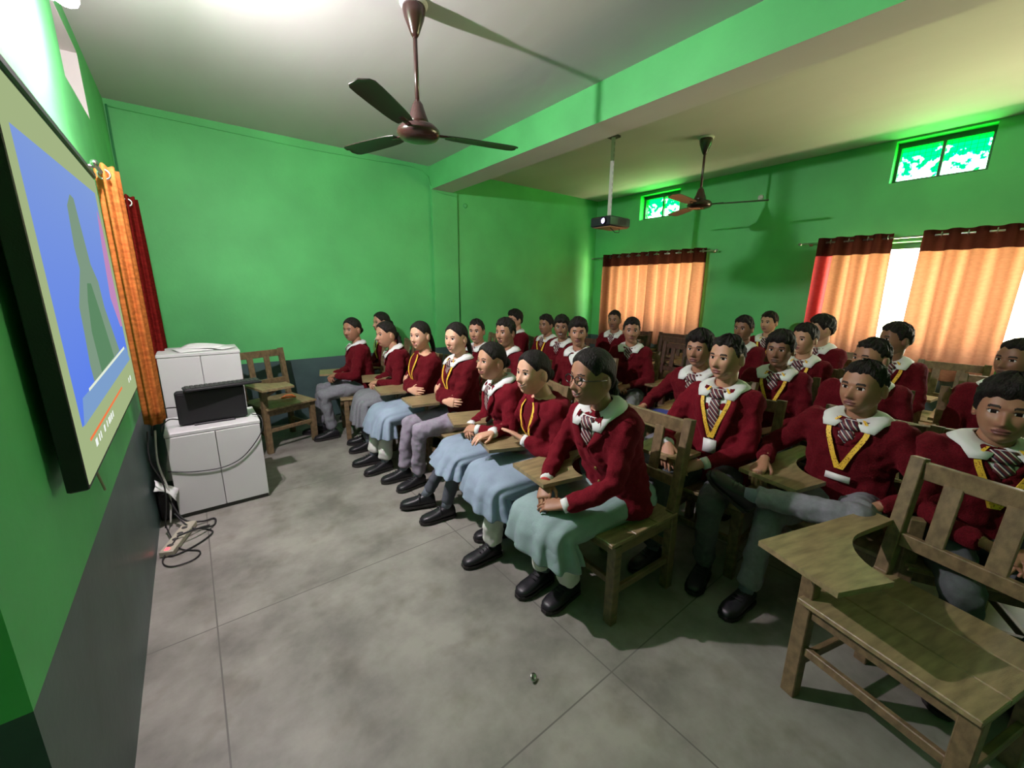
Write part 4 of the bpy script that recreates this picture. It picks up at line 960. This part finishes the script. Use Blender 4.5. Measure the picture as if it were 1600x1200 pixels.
# ------------------------------------------------------------ white cabinets by the screen
def cabinet(x0, x1, y0, y1, h, label):
    o = empty('cabinet', ((x0+x1)/2, (y0+y1)/2, 0)); w, d = x1-x0, y1-y0
    mb = MB(); mb.box((0, .01, h/2), (w, d-.02, h-.004)); mb.box((0, -.001, h-.012), (w+.006, d+.004, .024), bev=.003); mb.build('carcass', M_lam, o, smooth=False)
    mb = MB(); mb.box((0, -d/2+.012, .02), (w-.01, .012, .03)); mb.build('plinth', M_gap, o, smooth=False)
    for s in (-1, 1):
        mb = MB(); mb.box((s*w/4, -d/2+.003, h/2+.002), (w/2-.004, .018, h-.06), bev=.002); mb.build('door', M_lam, o, smooth=False)
    return tag(o, label, 'cabinet')
cabinet(-.235, .30, 3.36, 3.80, .61, 'low white two-door cabinet with the black monitor on it')
cabinet(-.235, .28, 3.92, 4.36, 1.06, 'tall white cabinet behind the low one with papers on top')
# black monitor box and keyboard on the low cabinet
o = empty('computer_monitor', (.045, 3.52, .61))
mb = MB(); mb.box((0, 0, .125), (.40, .06, .24), bev=.012); mb.build('case', M_black, o, smooth='auto')
mb = MB(); mb.box((0, -.031, .125), (.37, .004, .20), bev=.001); mb.build('back_panel', mat('black_back_panel', (.006, .006, .007), .6), o, smooth=False)
mb = MB(); mb.box((0, .03, .006), (.24, .16, .012), bev=.003); mb.box((0, .045, .05), (.06, .03, .10)); mb.build('stand', M_black, o, smooth=False)
tag(o, 'black monitor standing on the low white cabinet', 'monitor')
o = empty('keyboard', (.125, 3.50, .862))
mb = MB(); mb.box((0, 0, .009), (.46, .13, .018), bev=.006); mb.build('case', M_black, o, smooth='auto')
mb = MB()
for r in range(5):
    for c in range(16): mb.box((-.205+c*.0273, -.045+r*.0225, .020), (.022, .018, .006))
mb.build('keys', mat('dark_grey_keys', (.03, .03, .03), .5), o, smooth=False)['kind'] = 'stuff'
o.rotation_euler = (0, 0, .12); tag(o, 'black keyboard lying across the top of the monitor', 'keyboard')
# papers
def sheet(x, y, z, a, w, h, lb, curl=.015, group='papers on the tall cabinet'):
    mb = MB(); G = [[(u*w-w/2, v*h-h/2, curl*math.sin(u*2.4+v)*math.sin(v*2.2)+.001) for u in np.linspace(0, 1, 8)] for v in np.linspace(0, 1, 8)]
    mb.grid(G); q = mb.build('paper_sheet', M_paper, None, loc=(x, y, z), rz=a, mods=[('t', 'SOLIDIFY', dict(thickness=.0012, offset=1))]); tag(q, lb, 'paper', group)
sheet(.02, 4.10, 1.063, .3, .30, .21, 'curled white sheet lowest on the tall cabinet')
sheet(.06, 4.14, 1.078, -.4, .28, .20, 'white sheet lying slantwise on top of the others', .022)
sheet(.18, 4.05, 1.066, .9, .15, .11, 'small white slip at the right end of the tall cabinet')
# clutter beside cabinet: socket strip with a red light, cables, dark crate
o = empty('power_strip', (-.235, 3.05, 0)); mb = MB(); mb.box((0, 0, .022), (.07, .34, .04), bev=.006); mb.build('case', mat('cream_plastic', (.45, .43, .33), .5), o, smooth='auto')
mb = MB()
for k in range(4): mb.lathe([(.016, .0425), (.016, .044)], (0, -.11+k*.065, 0), 12)
mb.build('sockets', M_gap, o)
mb = MB(); mb.box((0, -.150, .045), (.018, .022, .008), bev=.002); mb.build('switch_light', glow('lit_red_switch', (1, .05, .06), 2.2), o, smooth=False)
o.rotation_euler = (0, 0, -.35); tag(o, 'cream power strip on the floor with a glowing red switch', 'power strip')
def cable(pts, r, lb, m=None, group='cables at the foot of the white cabinet', name='cable'):
    P = [np.array(p, float) for p in pts]; Q = []
    for i in range(len(P)-1):
        a, b, c, d = P[max(i-1, 0)], P[i], P[i+1], P[min(i+2, len(P)-1)]
        for t in np.linspace(0, 1, 9)[:-1]: Q.append(.5*((2*b)+(-a+c)*t+(2*a-5*b+4*c-d)*t*t+(-a+3*b-3*c+d)*t**3))
    Q.append(P[-1]); mb = MB(); mb.tube(Q, r, 7); q = mb.build(name, m or M_blackc); tag(q, lb, 'cable', group); return q
M_wcable = mat('white_cable_rubber', (.5, .5, .45), .5); M_ycable = mat('yellow_grey_cable', (.30, .28, .15), .5)
z = .008
cable([(-.25, 3.25, .10), (-.18, 3.14, .03), (-.10, 3.10, z), (-.07, 3.02, z), (-.16, 2.92, z), (-.27, 2.88, z), (-.30, 2.97, z), (-.20, 3.06, z+.03), (-.08, 3.14, z)], .005, 'black cable coiled on the floor around the power strip')
cable([(-.30, 3.2, .06), (-.24, 2.95, .012), (-.14, 2.84, z), (-.17, 2.76, z), (-.27, 2.76, z), (-.31, 2.86, z), (-.25, 2.98, .05)], .004, 'thin black cable looping nearest the viewer on the floor')
cable([(-.27, 3.3, .2), (-.21, 3.22, .06), (-.12, 3.20, .02), (-.05, 3.22, z), (-.06, 3.12, z), (-.15, 3.03, .06), (-.24, 3.0, .06)], .006, 'thick black cable rising beside the cabinet foot')
cable([(-.27, 3.32, .66), (-.285, 3.30, .45), (-.26, 3.31, .22), (-.28, 3.28, .03)], .006, 'white cable hanging down beside the cabinet', M_wcable)
cable([(-.30, 3.25, .68), (-.31, 3.2, .5), (-.27, 3.22, .3), (-.30, 3.18, .05)], .004, 'black cable hanging down the wall by the curtain')
cable([(-.25, 3.35, .36), (-.12, 3.345, .325), (.05, 3.343, .315), (.18, 3.343, .37), (.30, 3.345, .52), (.315, 3.40, .62), (.27, 3.50, .625)], .0035, 'thin black cable sagging across the cabinet doors')
cable([(-.15, 3.50, .75), (-.22, 3.46, .76), (-.27, 3.44, .73), (-.30, 3.42, .60)], .004, 'cable leaving the left side of the monitor, upper')
cable([(-.15, 3.51, .66), (-.20, 3.47, .68), (-.24, 3.45, .65), (-.25, 3.43, .615)], .004, 'cable leaving the left side of the monitor, lower')
mb = MB(); G = [[(u*.16-.08, .10*v-.05+.02*math.sin(u*3), .012*math.sin(v*3+u*4)) for u in np.linspace(0, 1, 7)] for v in np.linspace(0, 1, 5)]; mb.grid(G)
q = mb.build('paper_scrap', M_paper, None, loc=(-.27, 3.28, .26), rz=.4, mods=[('t', 'SOLIDIFY', dict(thickness=.002))]); q.rotation_euler = (.6, .8, .4); tag(q, 'crumpled white paper wedged between wall and cabinet', 'paper')
q = MB(); q.box((0, 0, .10), (.09, .22, .20), bev=.01); q = q.build('adapter_box', M_black, None, 'auto', loc=(-.287, 3.50, 0)); tag(q, 'black box on the floor between the wall and the low cabinet', 'box')
# orange item and dark box on the chair behind
mb = MB(); mb.tube([(0, 0, 0), (.05, .02, .02), (.10, 0, .02), (.12, -.05, .01), (.07, -.06, .015), (.0, -.04, .01)], .009, 8)
q = mb.build('orange_strap', mat('orange_nylon', (.55, .14, .03), .6), None, loc=(.62, 4.56, .462)); tag(q, 'coiled orange strap on the chair behind the cabinets', 'strap')
# cables on walls
WG = 'wires along the walls'
cable([(XL+.01, 1.72, 1.45), (XL+.01, 1.78, 1.1), (XL+.012, 1.90, .95), (XL+.01, 2.0, .82)], .004, 'loose wire on the green wall left of the screen', M_ycable, WG, 'wire')
cable([(XL+.02, 5.17, 3.04), (.5, 5.18, 3.03), (1.2, 5.18, 3.02), (1.9, 5.18, 3.035), (2.45, 5.175, 3.05), (2.64, 5.17, 2.98), (2.70, 5.15, 2.84), (2.85, 5.135, 2.79), (3.06, 5.15, 2.78)], .005, 'green painted wire along the top of the far wall', M_green, WG, 'wire')
cable([(3.085, 5.175, 2.80), (3.09, 5.175, 2.0), (3.10, 5.175, 1.2), (3.10, 5.175, .8)], .008, 'straight painted conduit down the far wall beside the pilaster', mat('dark_green_conduit', (.02, .19, .06), .6), WG, 'wire')
cable([(XL+.02, 5.17, 3.05), (XL+.015, 5.17, 2.7), (XL+.015, 5.172, 2.35), (XL+.02, 5.17, 2.2)], .008, 'painted conduit down the corner behind the curtains', mat('dark_green_conduit_2', (.02, .22, .07), .6), WG, 'wire')
cable([(3.6, 3.05, ZC-.005), (3.3, 3.12, ZC-.006), (3.01, 3.2, ZC-.005)], .005, 'wire on the ceiling running from the projector pole to the beam', M_ceil, WG, 'wire')
cable([(XL+.01, 2.80, 2.16), (XL+.02, 2.95, 2.13), (XL+.02, 3.1, 2.11), (XL+.03, 3.2, 2.10)], .004, 'white wire by the curtain rod end', M_wcable, WG, 'wire')
mb = MB(); mb.lathe([(.032, 0), (.030, -.012), (.01, -.014)], axis=1); q = mb.build('wall_rosette', M_green, None, loc=(3.23, YF-.001, 2.69)); tag(q, 'small round painted plate high on the far wall', 'plate')
mb = MB(); mb.lathe([(.035, 0), (.033, -.02), (.02, -.03), (.008, -.045)], axis=0); q = mb.build('wall_bulb_holder', M_white, None, loc=(XR-.001, 2.46, 2.74)); tag(q, 'white lamp holder high on the window wall', 'lamp holder')
# notebook, bottle cap
o = empty('notebook', (2.60, 1.585, .6685), .25); mb = MB(); mb.box((0, 0, .008), (.23, .17, .012)); mb.build('pages', M_paper, o, smooth=False)
mb = MB(); mb.box((0, 0, .0155), (.235, .175, .003)); mb.box((0, 0, .0015), (.235, .175, .003)); mb.build('cover', mat('blue_cover', (.03, .07, .35), .5), o, smooth=False); tag(o, 'blue notebook on the tablet arm behind the girl in glasses', 'notebook')
mb = MB(); mb.lathe([(.013, 0), (.016, .003), (.016, .009), (.010, .010), (.009, .006)], n=16); q = mb.build('bottle_cap', M_metal, None, loc=(.905, .995, .010)); q.rotation_euler = (.7, .3, 0); q.location.z = .012; tag(q, 'small shiny metal cap on the bare floor', 'cap')
bpy.context.view_layer.update()
